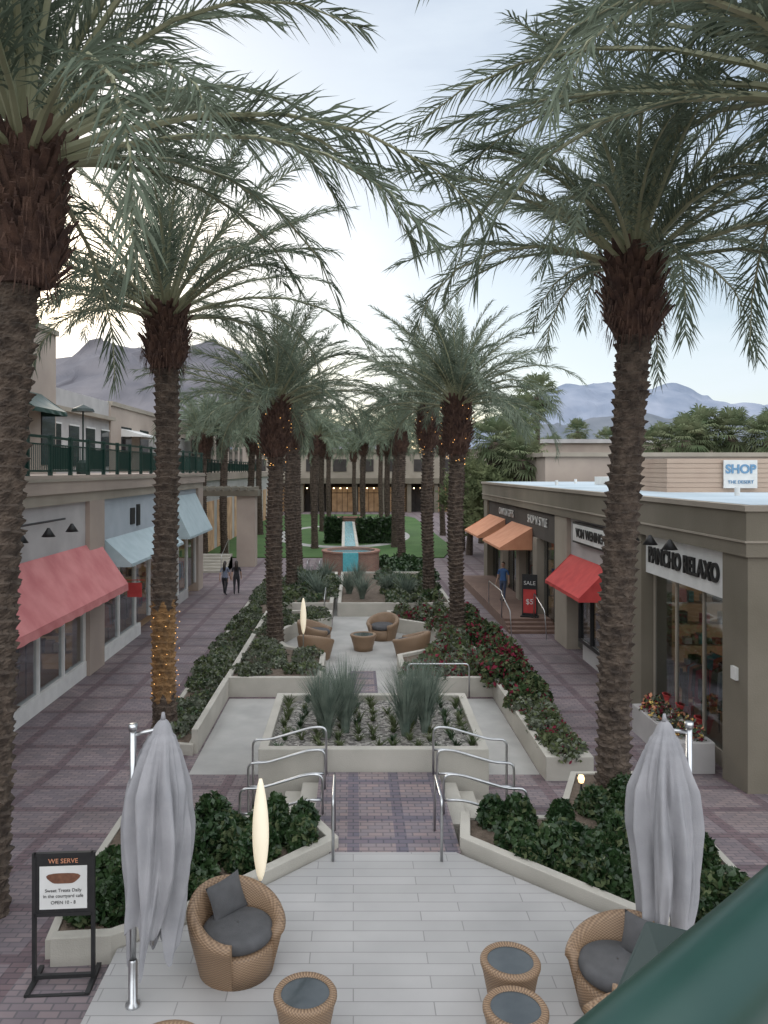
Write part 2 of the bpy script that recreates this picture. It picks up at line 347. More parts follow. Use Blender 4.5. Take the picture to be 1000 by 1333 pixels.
shrubs('ground_cover',[(-4.5,17.3),(-3.7,17.3),(-3.7,41.8),(-4.75,41.8)],-.7,64,.36,.34,.07,300,[m_leafm,m_leafs,m_leafd],[.4,.5,.1],margin=.05)
shrubs('ground_cover',[(-3.4,21.5),(-1.1,21.5),(-1.1,24),(-2.5,25.2),(-3,27),(-2.4,29),(-1,30.2),(-1,31.4),(-3.4,31.4)],-.45,30,.36,.32,.07,260,[m_leafm,m_leafs,m_leafd],[.3,.65,.05],margin=.1)
shrubs('flowering_shrubs',[(1.6,21.5),(3.7,21.5),(3.7,31.4),(1.6,31.4),(2.9,29),(3.3,27),(2.8,25)],-.45,34,.42,.5,.09,320,[m_leafm,m_leafs,m_flower],[.5,.4,.1],margin=.1)
shrubs('ground_cover',[(-3.3,33),(-1,33),(-1,42.8),(-3.3,42.8)],-.4,24,.5,.5,.12,200,[m_leafm,m_leafs,m_leafd],[.4,.4,.2],margin=.1)
shrubs('ground_cover',[(1.4,33),(4.1,33),(4.1,42.8),(1.4,42.8)],-.4,26,.5,.5,.12,200,[m_leafm,m_leafs,m_leafd],[.3,.4,.3],margin=.1)
for x,y in ((-1.6,35),(-.2,36),(.4,34.6),(1.6,36),(2.4,35),(-2.2,37),(.2,39),(-1.4,40)): grassclump(x,y,-.4,160,1.3,.9,.04)
# ------------------------------------------------------------------ date palms
def crown_mesh(name,nf,L,nl,seed,w,ll=.55,mat=None):
    rg=np.random.default_rng(seed); g=MB()
    for i in range(nf):
        u=(i+.5)/nf; az=i*2.39996+rg.uniform(-.3,.3)
        e0=R(87-74*u**.85+rg.uniform(-9,9)); bend=R(28+62*rg.random())*(.5+.65*u)
        Lf=L*(.72+.38*rg.random())*(.8+.2*min(1,u*4)); tw=rg.uniform(-.7,.7); drift=rg.uniform(-.35,.35)
        n=18; P=[np.array([.10*math.cos(az)*u*2,.10*math.sin(az)*u*2,-.35*u])]; D=[]
        for k in range(n+1):
            t=k/n; e=e0-bend*t**1.5*1.25; a=az+drift*t
            d=np.array([math.cos(e)*math.cos(a),math.cos(e)*math.sin(a),math.sin(e)]); D.append(d)
            if k<n: P.append(P[-1]+d*Lf/n)
        P=np.array(P); D=np.array(D)
        g.tube([tuple(p) for p in P[::3]],[.042*(1-.9*k/6) for k in range(len(P[::3]))],5,1,False)
        T=np.repeat(np.linspace(.16,1,nl),2)+rg.uniform(-.005,.005,nl*2); T=np.clip(T,0,.9999); sg=np.tile([1,-1],nl)
        keep=rg.random(len(T))>.08; T=T[keep]; sg=sg[keep]
        f=T*n; i0=np.clip(f.astype(int),0,n-1); fr=(f-i0)[:,None]
        pos=P[i0]*(1-fr)+P[i0+1]*fr; d=D[i0]
        a=az+drift*T; s=np.stack([-np.sin(a),np.cos(a),0*a],1); nn=np.cross(d,s); nn=nn*np.sign(nn[:,2]+1e-6)[:,None]
        c,sn=math.cos(tw),math.sin(tw); s2=s*c+nn*sn; n2=nn*c-s*sn
        ang=np.radians(50-24*T+rg.uniform(-14,14,len(T)))[:,None]; v=np.radians(rg.uniform(-25,42,len(T)))[:,None]
        ld=d*np.cos(ang)+(s2*sg[:,None]*np.cos(v)+n2*np.sin(v))*np.sin(ang)
        ln=(ll*np.minimum(1,(T-.08)/.18)*(1-.55*np.clip((T-.45)/.55,0,1)**1.6)*(.8+.35*rg.random(len(T))))[:,None]
        wd=np.cross(ld,n2+rg.normal(size=ld.shape)*.55); wd/=np.linalg.norm(wd,axis=1)[:,None]
        ww=w*(.75+.5*rg.random((len(T),1)))
        p0=pos; p1=pos+ld*ln*.5; p2=pos+ld*ln+np.array([0,0,-1])*ln*rg.uniform(.05,.32,(len(T),1))
        V=np.stack([p0-wd*ww*.35,p0+wd*ww*.35,p1+wd*ww*.5,p1-wd*ww*.5,p2],1).reshape(-1,3)
        o=len(g.v); g.v.extend(map(tuple,V.tolist()))
        for q in range(len(T)): b=o+5*q; g.f.append((b,b+1,b+2,b+3)); g.f.append((b+3,b+2,b+4))
        g.m.extend([0]*2*len(T))
    return g.mesh(name,[mat or m_frond,m_rachis])
HI=[crown_mesh('fronds_mesh_a',62,4.4,88,1,.021,.6),crown_mesh('fronds_mesh_b',64,4.4,88,2,.021,.6),crown_mesh('fronds_mesh_c',58,4.5,88,3,.021,.6)]
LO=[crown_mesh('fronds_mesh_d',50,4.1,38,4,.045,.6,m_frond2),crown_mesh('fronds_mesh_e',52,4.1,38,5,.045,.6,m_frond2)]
def trunk_mesh(name,h,r,seed,M_=54,dz=.026,mats=None,p=.165,K=8):
    rg=np.random.default_rng(seed); N=int(h/dz); z=np.linspace(0,h,N+1); th=np.linspace(0,2*np.pi,M_,endpoint=False)
    Z,T=np.meshgrid(z,th,indexing='ij'); Zs=Z+.02*np.sin(3*T+seed); row=np.floor(Zs/p); v=Zs/p-row
    ph=(row%2)*np.pi/K+.25*np.sin(row*1.7)
    lob=np.abs(np.cos(K*(T+ph)/2))**.7
    jit=.6+.8*(np.sin(row*12.9898+np.floor(K*(T+ph)/(2*np.pi))*78.233)*43758.5%1)
    rr=r*(1+.28*np.exp(-Z/.35)+.03*np.sin(Z*1.3+seed))+.08*(v**1.6)*lob*jit+rg.normal(size=Z.shape)*.007
    V=np.stack([rr*np.cos(T)+.04*np.sin(Z*.7+seed),rr*np.sin(T),Z],2).reshape(-1,3)
    g=MB(); g.v=list(map(tuple,V.tolist()))
    for i in range(N):
        for k in range(M_): g.f.append((i*M_+k,i*M_+(k+1)%M_,(i+1)*M_+(k+1)%M_,(i+1)*M_+k))
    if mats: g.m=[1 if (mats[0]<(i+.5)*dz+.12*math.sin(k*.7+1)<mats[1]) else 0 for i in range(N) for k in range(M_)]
    else: g.m=[0]*len(g.f)
    return g.mesh(name,[m_trunk,m_trunkgold])
TR=[trunk_mesh('trunk_mesh_a',10,.24,1),trunk_mesh('trunk_mesh_b',10,.24,2)]
TG=trunk_mesh('trunk_mesh_painted_glow',10,.24,3,mats=(1.15,3.3))
def boots_mesh(name,h,seed):
    rg=random.Random(seed); g=MB()
    prof=lambda t:.32+.27*math.sin(min(1,t*1.7+.18)*math.pi*.66)
    g.lathe([(.2,-h-.02)]+[(prof(k/10)-.08,-h+h*k/10) for k in range(11)]+[(.2,.15)],0,0,20,0)
    n=int(210*h/1.4)
    for i in range(n):
        t=(i+.5)/n; z=-h+h*t*.98; az=i*2.39996; r=prof(t)-.1; fl=rg.uniform(.1,.95); L=rg.uniform(.16,.38); w=rg.uniform(.08,.15); th=.035
        c,s=math.cos(az),math.sin(az); out=Vector((c,s,0)); side=Vector((-s,c,0)); d=(out*math.sin(fl)+Vector((0,0,math.cos(fl)))).normalized(); nn=side.cross(d)
        p=out*r+Vector((0,0,z)); q=p+d*L; vs=[]
        for (pt,ww,tt) in ((p,w,th),(q,w*.55,th*.6)):
            vs+=[pt-side*ww/2-nn*tt/2,pt+side*ww/2-nn*tt/2,pt+side*ww/2+nn*tt/2,pt-side*ww/2+nn*tt/2]
        g.add(vs,[(0,3,2,1),(4,5,6,7),(0,1,5,4),(1,2,6,5),(2,3,7,6),(3,0,4,7)],0)
    for i in range(320):
        t=rg.random()**1.7; az=rg.random()*6.28; r=prof(t)+rg.uniform(-.04,.08); z=-h+h*t; L=rg.uniform(.1,.36)
        c,s=math.cos(az),math.sin(az); k=rg.uniform(.01,.1); g.add([(c*r,s*r,z),(c*r-s*.03,s*r+c*.03,z),(c*(r+k),s*(r+k),z-L)],[(0,1,2)],0)
    return g.mesh(name,[m_boot])
BT=[boots_mesh('boots_mesh_a',1.4,1),boots_mesh('boots_mesh_b',1.9,2)]
def palm(x,y,top,dx=0,sc=1,var=0,rz=0,hi=True,zb=None,bt=0,lights=False,dy=0,tm=None):
    zb=gz(y)-.1 if zb is None else zb
    e=empty('date_palm',(x,y,zb)); H=top-zb
    t=bpy.data.objects.new('trunk',tm or TR[var%2]); COL.objects.link(t); t.parent=e; t.scale=(1,1,H/10*.97)
    t.rotation_euler=(-math.atan2(dy,H),math.atan2(dx,H),0)
    b=bpy.data.objects.new('boots',BT[bt]); COL.objects.link(b); b.parent=e; b.location=(dx,dy,H-.1); b.rotation_euler[2]=rz; b.scale=(.92,.92,1)
    f=bpy.data.objects.new('fronds',(HI if hi else LO)[var%(3 if hi else 2)]); COL.objects.link(f); f.parent=e; f.location=(dx,dy,H); f.scale=(sc,)*3; f.rotation_euler[2]=rz
    if lights:
        g=MB()
        for i in range(34):
            az=random.random()*6.283; z=H-.2-random.random()*2.2; r=.36 if z<H-1.7 else .56
            g.octa(dx+r*math.cos(az),dy+r*math.sin(az),z,.012)
        g.obj('string_lights',m_bulb,e)
    return e
palm(-4.78,9.8,9.75,.6,1.32,0,.6,bt=1)
palm(5.8,8.9,10.1,0,1.32,1,2.1)
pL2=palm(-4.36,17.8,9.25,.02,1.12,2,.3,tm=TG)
palm(4.34,13,9.15,.42,1.05,1,.2,zb=-.6)
palm(3.6,27,7.95,.05,1.0,0,1.4,bt=1,lights=True)
palm(3.4,35,8.4,0,1,2,2.2,bt=1,lights=True)
palm(-2.65,26,7.85,0,1.0,1,3.1,bt=1,lights=True)
palm(-3.0,37,8.5,0,1,0,4.1,bt=1,lights=True)
for i,(x,y,t) in enumerate([(-3.3,45.6,8.4),(3.2,51,8.3),(3.3,62,8.4),(-3.1,61,8.3),(.9,76,8.6),(3.4,76,8.3),(-3.2,78,8.3),(-9.6,57,8.6),(-10.9,56,8.2),(-8.4,63,8.6),(-9.0,74,8.5),(-9.3,88,8.4),(8.4,60,8.6),(8.6,74,8.4),(8.8,90,8.4),(-3,94,8.4),(3.4,95,8.4),(-12.5,66,8.4),(-5.5,104,8),(0.2,106,8.2),(6,105,8)]):
    palm(x,y,t+random.uniform(-.3,.3),random.uniform(-.2,.2),random.uniform(.9,1.08),i,random.random()*6,hi=False)
g=MB()
for i in range(46):
    z=1.15+i/46*2.1; az=i*1.32+random.uniform(-.2,.2); r=.325; g.octa(r*math.cos(az),r*math.sin(az),z,.010)
g.obj('string_lights',m_bulb,pL2)
# ------------------------------------------------------------------ fan palms and trees
def fan_mesh(name,seed,nf=42,rad=1.1):
    rg=random.Random(seed); g=MB()
    for i in range(nf):
        u=(i+.5)/nf; az=i*2.4+rg.uniform(-.3,.3); e=R(80-125*u); L=rg.uniform(.7,1.15)
        d=Vector((math.cos(e)*math.cos(az),math.cos(e)*math.sin(az),math.sin(e))); s=Vector((-math.sin(az),math.cos(az),0)); n=s.cross(d)
        p=d*L; g.tube([(0,0,0),tuple(p)],.02,3,0,False)
        for k in range(17):
            a=R(-88+11*k)+rg.uniform(-.05,.05); q=(d*math.cos(a)+s*math.sin(a)); l=rad*rg.uniform(.75,1.05)*(1-.25*abs(a)/1.6)
            m=p+q*l*.6; t=p+q*l+Vector((0,0,-.32*l)); sd=q.cross(n).normalized()*.045
            g.add([p,m-sd,t,m+sd],[(0,1,2,3)],0)
    return g.mesh(name,[m_fan])
FM=[fan_mesh('fan_a',1),fan_mesh('fan_b',2)]
def fanpalm(x,y,top,sc=1.2):
    e=empty('fan_palm',(x,y,-.9)); H=top+.9-1.6*sc
    g=MB(); g.tube([(0,0,0),(0,0,H*.5),(0,0,H)],[.3,.22,.2],10,0); g.lathe([(.2,H-2),(.5,H-1.6),(.6,H-.6),(.25,H)],0,0,12,0); g.obj('trunk',m_trunk,e)
    f=bpy.data.objects.new('fronds',random.choice(FM)); COL.objects.link(f); f.parent=e; f.location=(0,0,H); f.scale=(sc,)*3; f.rotation_euler[2]=random.random()*6
for x,y,t,s in ((16.8,70,14.3,1.4),(15.0,68,12.3,1.3),(35,120,13.5,1.3),(26,60,9.8,1.3),(28,62,10.6,1.4),(30,61,10.4,1.4),(31.5,58,9.9,1.3),(33.5,60,10.4,1.4),(24.6,62,9.2,1.2),(29,66,9.6,1.3),(39,118,12,1.3),(-32,95,13.5,1.3),(22,85,9.5,1.2),(13,62,10.5,1.2),(11,50,8,1.2),(9.6,52,9.2,1.2)): fanpalm(x,y,t,s)
def tree(name,x,y,H,cr,leaf=.17,per=80,ncl=34):
    e=empty(name,(x,y,-.9)); g=MB(); g.tube([(0,0,0),(.1,0,H*.3),(0,.1,H*.55)],[.28,.2,.12],8)
    for i in range(7):
        a=i*.9; g.tube([(.05,0,H*.3),(math.cos(a)*cr*.4,math.sin(a)*cr*.4,H*.5),(math.cos(a)*cr*.7,math.sin(a)*cr*.7,H*.72)],[.12,.07,.03],5)
    g.obj('trunk',m_trunk,e); g=MB()
    for i in range(ncl):
        a=random.random()*6.28; t=random.random(); z=H*(.3+.65*t); r=cr*math.sqrt(max(.05,1-((t-.4)/.65)**2))*random.uniform(.4,1)
        C=rng.normal(size=(per,3))*np.array([.42,.42,.55])*cr*.27+np.array([math.cos(a)*r,math.sin(a)*r,z]); g.leaves(C,leaf,0,2.6)
    g.obj('foliage',m_treeleaf,e)
for a in ((9.5,50,6.6,2.1),(11.5,54,7.6,2.6),(8.6,57,7.0,2.2),(14,58,7.6,2.6),(11,66,8,3),(-15,72,7.5,3)): tree('leafy_tree',*a)
g=MB()
for i in range(240):
    x=random.uniform(-90,110); y=random.uniform(128,170); h=random.uniform(4,8.5)
    C=rng.normal(size=(60,3))*np.array([2.2,2,h*.28])+np.array([x,y,h*.5]); g.leaves(C,.9,0)
for i in range(60):
    x=random.uniform(24,70); y=random.uniform(66,110); h=random.uniform(3.5,6)
    C=rng.normal(size=(60,3))*np.array([1.6,1.5,h*.25])+np.array([x,y,h*.4]); g.leaves(C,.6,0)
g.obj('distant_trees',m_treeleaf)
# ------------------------------------------------------------------ left building
B=empty('retail_building')
XL=-8.2
def railing(x,y0,y1,z0,z1,parent,name='terrace_railing'):
    g=MB(); g.box(x-.03,x+.03,y0,y1,z1-.07,z1); g.box(x-.02,x+.02,y0,y1,z0+.1,z0+.15); g.box(x-.02,x+.02,y0,y1,z1-.25,z1-.21)
    y=y0
    while y<=y1+.01: g.box(x-.05,x+.05,y-.05,y+.05,z0,z1+.03); y+=1.45
    y=y0+.12
    while y<y1: g.box(x-.009,x+.009,y-.009,y+.009,z0+.15,z1-.25); y+=.12
    k=0; y=y0
    while y<y1-1.5:
        if k%2==0: g.box(x-.015,x+.0,y+.06,y+1.39,z0+.16,z1-.27)
        y+=1.45; k+=1
    return g.obj(name,m_green,parent)
GOODS=[m_red2,m_white,m_black,m_teal,m_orange,m_leafm,m_pblue,m_tan,m_floor]
def merchandise(x0,x1,y0,y1,parent,zf=-.87):
    # shelving on back wall and end wall, clothes rails and mannequin-height stands near the window
    g=MB(); xa,xb=min(x0,x1),max(x0,x1)
    for z in (.0,.55,1.1,1.65,2.2):
        g.box(x1-.2,x1+.2,y0,y1-.4,z,z+.03,1)
        y=y0+.05
        while y<y1-.7:
            w=random.uniform(.08,.3); h=random.uniform(.1,.4)
            if random.random()<.8: g.box(x1-.13,x1+.13,y,y+w,z+.032,z+.03+h,random.randrange(9))
            y+=w+random.uniform(.03,.15)
        g.box(xa,xb,y1-.35,y1-.02,z-.3,z-.27,8)
        x=xa+.05
        while x<xb-.3:
            w=random.uniform(.06,.26); h=random.uniform(.1,.42)
            if random.random()<.85: g.box(x,x+w,y1-.3,y1-.08,z-.268,z-.27+h,random.choice([0,1,2,2,3,4,5,6,7,8,8]))
            x+=w+random.uniform(.02,.1)
    for fr in (.12,.5):
        y=y0+.3+random.random()*.5
        while y<y1-1.1:
            xm=x0*(1-fr)+x1*fr; L=random.uniform(.6,1.0); zt=random.uniform(.4,.75)
            g.tube([(xm,y,zf),(xm,y,zt),(xm,y+L,zt),(xm,y+L,zf)],.015,6,2)
            yy=y+.05; c=random.randrange(9)
            while yy<y+L-.05:
                if random.random()<.3: c=random.randrange(9)
                hh=random.uniform(.55,.95); g.add([(xm-.2,yy,zt-.08),(xm+.2,yy,zt-.08),(xm+.24,yy+.02,zt-hh),(xm-.24,yy+.02,zt-hh),(xm,yy,zt)],[(0,1,2,3),(0,4,1)],c); yy+=.06
            y+=L+random.uniform(.5,1.2)
    return g.obj('merchandise',GOODS,parent)
mats=[m_tan,m_greyw,m_bluew,m_white,m_dark,m_warm,m_floor,m_taupe2,m_warm2]
g=MB()
g.box(-13,-7.98,2,41.3,4.75,5.25,0)
g.box(-13,-7.94,2,41.33,5.08,5.17,7)
g.box(-13,-8.06,2,41.2,4.45,4.749,7)
g.box(-8.5,XL,2,15.6,-1.2,4.449,1)
g.box(-8.5,XL,16.6,23.5,2.95,4.449,1); g.box(-8.5,XL,24.9,33,2.95,4.449,2); g.box(-8.5,XL,34,40,2.95,4.449,2)
for a,b in ((15.6,16.6),(23.5,24.9),(33,34),(40,41.2)): g.box(-8.6,XL+.14,a+.002,b-.002,-1.2,4.448,0)
g.box(-8.4,XL+.04,16.6,23.5,-1.2,-.45,3); g.box(-8.4,XL+.04,24.9,29.5,-1.2,-.45,3); g.box(-8.4,XL+.04,34,38,-1.2,-.45,1)
for a,b,n in ((16.6,23.5,4),(24.9,33,4),(34,40,3)):
    for k in range(n+1):
        y=a+(b-a)*k/n; g.box(-8.34,XL+.01,y-.04,y+.04,-.45,2.949,3)
    g.box(-8.33,XL+.005,a,b,2.2,2.27,3)
g.box(-13,-11.5,2,41,-1,4.44,5); g.box(-11.5,-8.5,2,41,-.89,-.87,6); g.box(-11.5,-8.5,2,41,4.2,4.44,4)
for y in (16.3,24.2,33.5,40.9): g.box(-11.5,-8.61,y,y+.1,-.87,4.2,8)
g.box(-13,-8.2,41.2,41.5,-1,4.44,0)
g.obj('facade',mats,B,bevel=0)
for a,b in ((16.5,20.5),(20.6,24.15),(24.4,29),(29.1,33.4),(33.7,40.8)): merchandise(-8.8,-11.25,a,b,B)
g=MB(); g.box(-8.27,-8.255,16.6,23.5,-.45,2.94); g.box(-8.27,-8.255,24.9,33,-.45,2.94); g.box(-8.27,-8.255,34,40,-.45,2.94); g.obj('windows',m_glass,B)
g=MB()
for y in np.arange(17,40,1.3): g.box(-9.6,-9.4,y,y+.2,4.15,4.19)
g.obj('downlights',m_lampw,B)
railing(-8.05,3,41.1,5.25,6.3,B)
g=MB(); g.box(XL,XL+.05,28.2,28.7,3.4,4.0); g.box(XL,XL+.05,29.0,29.4,3.3,4.1); g.obj('wall_sign',m_black,B)
g=MB(); g.box(XL+.2,XL+.7,27.2,27.26,.9,1.4); g.tube([(XL,27.23,1.5),(XL+.8,27.23,1.5)],.015,6); g.obj('blade_sign',m_red2,B)
def awning(x0,x1,y0,y1,zt,zb,mat,parent,val=.22,rib=True):
    g=MB(); n=max(4,int((y1-y0)/.35))
    for i in range(n):
        ya=y0+(y1-y0)*i/n; yb=y0+(y1-y0)*(i+1)/n
        for j in range(4):
            t0,t1=j/4,(j+1)/4
            def pt(y,t):
                sag=-.03*math.sin(math.pi*t)*(1+.5*math.sin(y*5)); return (x0+(x1-x0)*t,y,zt+(zb-zt)*t+sag)
            g.add([pt(ya,t0),pt(yb,t0),pt(yb,t1),pt(ya,t1)],[(0,1,2,3)])
        w1=.012*math.sin(ya*9); w2=.012*math.sin(yb*9)
        g.add([(x1,ya,zb),(x1,yb,zb),(x1+w2,yb,zb-val+.01*(i%2)),(x1+w1,ya,zb-val+.01*((i+1)%2))],[(0,1,2,3)])
    g.add([(x0,y0,zt),(x1,y0,zb),(x1,y0,zb-val),(x0,y0,zb-val)],[(0,1,2,3)]); g.add([(x0,y1,zt),(x1,y1,zb),(x1,y1,zb-val),(x0,y1,zb-val)],[(3,2,1,0)])
    o=g.obj('awning',[mat],parent); s=o.modifiers.new('s','SOLIDIFY'); s.thickness=.01
    g=MB()
    k=max(2,int((y1-y0)/1.2))
    for i in range(k+1):
        y=y0+(y1-y0)*i/k; y=min(max(y,y0+.03),y1-.03); g.tube([(x0,y,zt-.09),(x1-.02*np.sign(x1-x0),y,zb-.08)],.013,5)
    g.obj('awning_frame',m_white,parent)
awning(XL+.02,-7.25,16.5,24.7,3.1,1.75,m_red,B)
awning(XL+.02,-7.3,25.3,33,3.1,2.3,m_pblue,B,.1)
awning(XL+.02,-7.3,34.4,39.8,4.2,2.4,m_pblue,B,.1)
def gooseneck(x,y,z,sg,parent):
    g=MB(); P=[(x,y,z)]
    for k in range(9):
        a=math.pi*k/8; P.append((x+sg*(.28-.28*math.cos(a)),y,z+.22*math.sin(a)))
    P.append((x+sg*.56,y,z-.08)); g.tube(P,.018,6)
    c=x+sg*.56; g.lathe([(.03,z-.05),(.06,z-.1),(.17,z-.27),(.165,z-.27),(.05,z-.1)],c,y,14); g.obj('gooseneck_light',m_black,parent,True)
for y in (17.6,19.2,20.8): gooseneck(XL+.02,y,4.0,1,B)
g=MB(); g.tube([(XL+.2,17.0,4.05),(XL+.2,21.3,4.05)],.03,6); g.obj('light_bar',m_black,B)
U=empty('upper_storey_building')
g=MB(); g.box(-26,-12,8,31,5.0,10.8,0); g.box(-26,-11.9,8,31.1,10.8,11.0,1); g.box(-24,-14,31,44,5,9.3,2); g.box(-24,-13.9,44,100,5,9.1,0); g.box(-24,-13.8,44,100.1,9.1,9.35,1)
g.box(-13.9,-12.3,52,58,5,7.6,2); g.box(-14,-11,41.5,110,-1,4.6,2); g.box(-14,-10.8,41.5,110,4.6,5.2,0)
g.box(-13.99,-13.6,31,44,8.2,8.4,1)
for y in (24,27,29.5): g.box(-11.998,-11.95,y,y+1.3,5.6,7.7,3); g.box(-11.998,-11.93,y-.05,y+1.35,7.7,7.78,5)
for y in np.arange(33,43,2.4): g.box(-13.998,-13.95,y,y+1.3,5.6,7.6,3); g.box(-13.998,-13.93,y-.05,y+1.35,7.6,7.68,5)
for y in np.arange(46,98,4): g.box(-13.898,-13.85,y,y+2,6,8,3)
for y in np.arange(44,108,4.5): g.box(-10.998,-10.95,y,y+3,-.8,3,4)
g.obj('walls',[m_tan,m_taupe2,m_greyw,m_glassd,m_warm2,m_white],U)
awning(-11.98,-11.0,26.5,29.5,8.3,7.6,m_green,U,.15)
awning(-13.95,-12.6,46,50,7.9,7.5,m_white,U,.1)
railing(-10.9,41.6,90,5.2,6.2,U)
for x,y in ((-9.5,27),):
    g=MB(); g.tube([(0,0,0),(0,0,2.2)],.03,6); g.lathe([(.02,2.45),(.35,2.3),(.4,2.2),(.02,2.2)],0,0,14); g.lathe([(.22,0),(.22,.4),(.1,.5)],0,0,12,0); g.obj('patio_heater',m_dgreen,loc=(x,y,5.25))
P_=empty('pergola'); g=MB(); g.box(-7.6,-6.4,50,51.2,-1,3.7); g.box(-12.4,-11.2,50,51.2,-1,3.7); g.box(-12.8,-6.2,49.8,51.4,3.7,4.1,1)
for x in np.arange(-12.6,-6.3,.5): g.box(x,x+.1,47.5,53,4.1,4.3,1)
g.obj('frame',[m_tan,m_taupe],P_)
g=MB()
for i in range(6): g.box(-10.6,-7.8,47+.35*i,49.6,-1+.001*i,-.9+.15*(i+1))
g.obj('stone_stairs',m_wall)
# ------------------------------------------------------------------ right building
Br=empty('retail_building'); XR=7.5
mats=[m_taupe,m_taupe2,m_greyw,m_white,m_dark,m_warm,m_floor,m_roof,m_black,m_warm2]
g=MB()
g.box(7.42,24,14.5,44.2,3.75,4.62,0)
g.box(7.36,24.1,14.44,44.3,4.62,4.73,1)
g.box(7.38,24,14.47,44.2,4.02,4.06,1)
g.box(7.6,23.9,14.7,44,4.731,4.735,7)
g.box(XR,8.5,14.6,15.6,-1.2,3.75,0); g.box(8.5,24,14.6,15,-1.2,3.75,0)
g.box(XR,8.3,20,21.6,-1.2,3.75,0); g.box(XR,8.2,27.0,28.6,-1.2,3.75,1); g.box(XR,8.2,43,44.1,-1.2,3.75,0)
g.box(XR+.12,8.0,15.6,20,2.75,3.749,3)
g.box(XR+.15,8.2,21.6,23.2,-1.2,3.749,2); g.box(XR+.15,8.2,23.2,25.6,1.7,3.749,2); g.box(XR+.15,8.2,23.2,25.6,-1.2,-.2,2); g.box(XR+.15,8.2,25.6,27,2,3.749,2)
g.box(XR+.1,8.0,28.6,43,2.6,3.749,4)
for y in (31.5,34.8,38.6): g.box(XR+.02,8.0,y,y+.7,-1,2.599,1)
for y in np.arange(28.7,43,1.1): g.box(XR+.3,XR+.36,y,y+.07,-.5,2.6,8)
g.box(XR+.3,8,15.6,20,-1.2,-.55,1)
for y in (15.65,17.1,18.55,19.9): g.box(XR+.3,XR+.37,y,y+.06,-.55,2.75,1)
g.box(12,12.3,15,44,-1,3.7,9); g.box(10.6,10.7,15.2,20.4,-.86,3.5,5); g.box(8.3,12,15,44,-.89,-.86,6); g.box(8.3,12,15,44,3.5,3.74,4)
for y in (20.5,27.6,35): g.box(8.3,12,y,y+.1,-.86,3.5,9)
g.box(XR+.02,XR+.06,23.2,25.6,-.3,-.2,8); g.box(XR+.02,XR+.149,23.1,23.2,-.2,1.7,8); g.box(XR+.02,XR+.149,25.6,25.7,-.2,1.7,8); g.box(XR+.02,XR+.149,24.35,24.42,-.2,1.7,8)
g.box(XR-.07,XR-.001,15.0,15.2,3.85,4.0,8)
g.box(XR-.06,XR-.001,14.95,15.15,1.3,1.55,3)
g.obj('facade',mats,Br)
merchandise(8.5,10.35,15.3,20.45,Br); merchandise(8.6,11.8,20.8,27.5,Br); merchandise(8.6,11.8,28,34.9,Br); merchandise(8.6,11.8,35.4,43.5,Br)
g=MB(); g.box(XR+.33,XR+.34,15.6,20,-.55,2.75); g.box(XR+.1,XR+.11,23.2,25.6,-.2,1.7); g.box(XR+.32,XR+.33,28.6,43,-.5,2.6); g.box(XR+.4,XR+.41,25.7,27,-.8,2); g.obj('windows',m_glass,Br)
g=MB()
for y in np.arange(16,43,1.2): g.box(8.8,8.95,y,y+.15,3.45,3.49)
g.obj('downlights',m_lampw,Br)
rt=(R(90),0,R(-90))
o=text('PANCHO RELAXO',.56,(XR+.1,17.85,3.22),rt,m_black,Br,bold=.012,ext=.03); o.scale=(.82,1,1)
g=MB(); g.box(XR-.02,XR+.1,22.4,26.2,2.95,3.65); g.obj('sign_board',m_black,Br); g=MB(); g.box(XR-.04,XR-.022,22.5,26.1,3.02,3.58); g.obj('sign_face',m_white,Br)
text('VON WENING',.42,(XR-.06,24.3,3.3),rt,m_black,Br,bold=.008)
text("SHOP N' STYLE",.5,(XR+.05,31.6,3.3),rt,m_white,Br); text('CANYON GIFTS',.5,(XR+.05,38,3.3),rt,m_white,Br)
awning(XR+.14,6.75,23.0,27.0,2.45,1.55,m_red2,Br,.12)
awning(XR+.1,6.2,32.6,36.8,2.95,2.1,m_orange,Br,.1); awning(XR+.1,6.2,38.4,42.8,2.95,2.1,m_orange,Br,.1)
for y in (16.6,17.7,18.8): gooseneck(7.4,y,3.95,-1,Br)
g=MB()
for i in range(7): g.box(9.4,16,23+.012*(i%2),27,4.735+.145*i,4.735+.145*(i+1)-.012)
g.box(9.43,15.9,23.04,26.9,4.735,5.74); g.obj('roof_box',M('siding',(.42,.31,.24),(.47,.36,.28),1,.8),Br)
S=empty('rooftop_sign'); g=MB(); g.box(11.05,12.05,22.9,22.95,4.86,5.7); g.obj('board',m_white,S)
m_bl=M('sign_blue',(.12,.25,.4),(.14,.28,.44),2,.6)
text('SHOP',.36,(11.55,22.89,5.42),(R(90),0,0),m_bl,S,bold=.012); text('THE DESERT',.14,(11.55,22.89,5.04),(R(90),0,0),m_bl,S)
g=MB()
for x,y in ((9,34),(10,20),(11,38),(13,30),(9.5,28),(8.6,24),(12,19.5)): g.tube([(x,y,4.73),(x,y,4.95)],.07,8)
g.box(11,13,33,35,4.74,5.1); g.obj('roof_vents',m_white,Br)
g=MB(); g.box(6.0,7.9,30.5,43,-1.2,-.5)
for i in range(3): g.box(6.0,7.9,30.5-.33*(3-i),30.5-.33*(2-i)-.001,-1.2,-.9+.1*(i+1))
g.obj('entrance_steps',M('step_brown',(.16,.10,.08),(.2,.13,.1),3,.8),bevel=.01)
D_=empty('flower_display'); g=MB(); g.box(6.75,7.5,15.9,18.6,-1.2,-.25); g.obj('box',m_greyw,D_,bevel=.02)
g=MB()
mm=[m_leafd,m_leafs,m_flower,M('yellow_flower',(.6,.4,.08),(.7,.5,.15),3),m_orange,m_white]
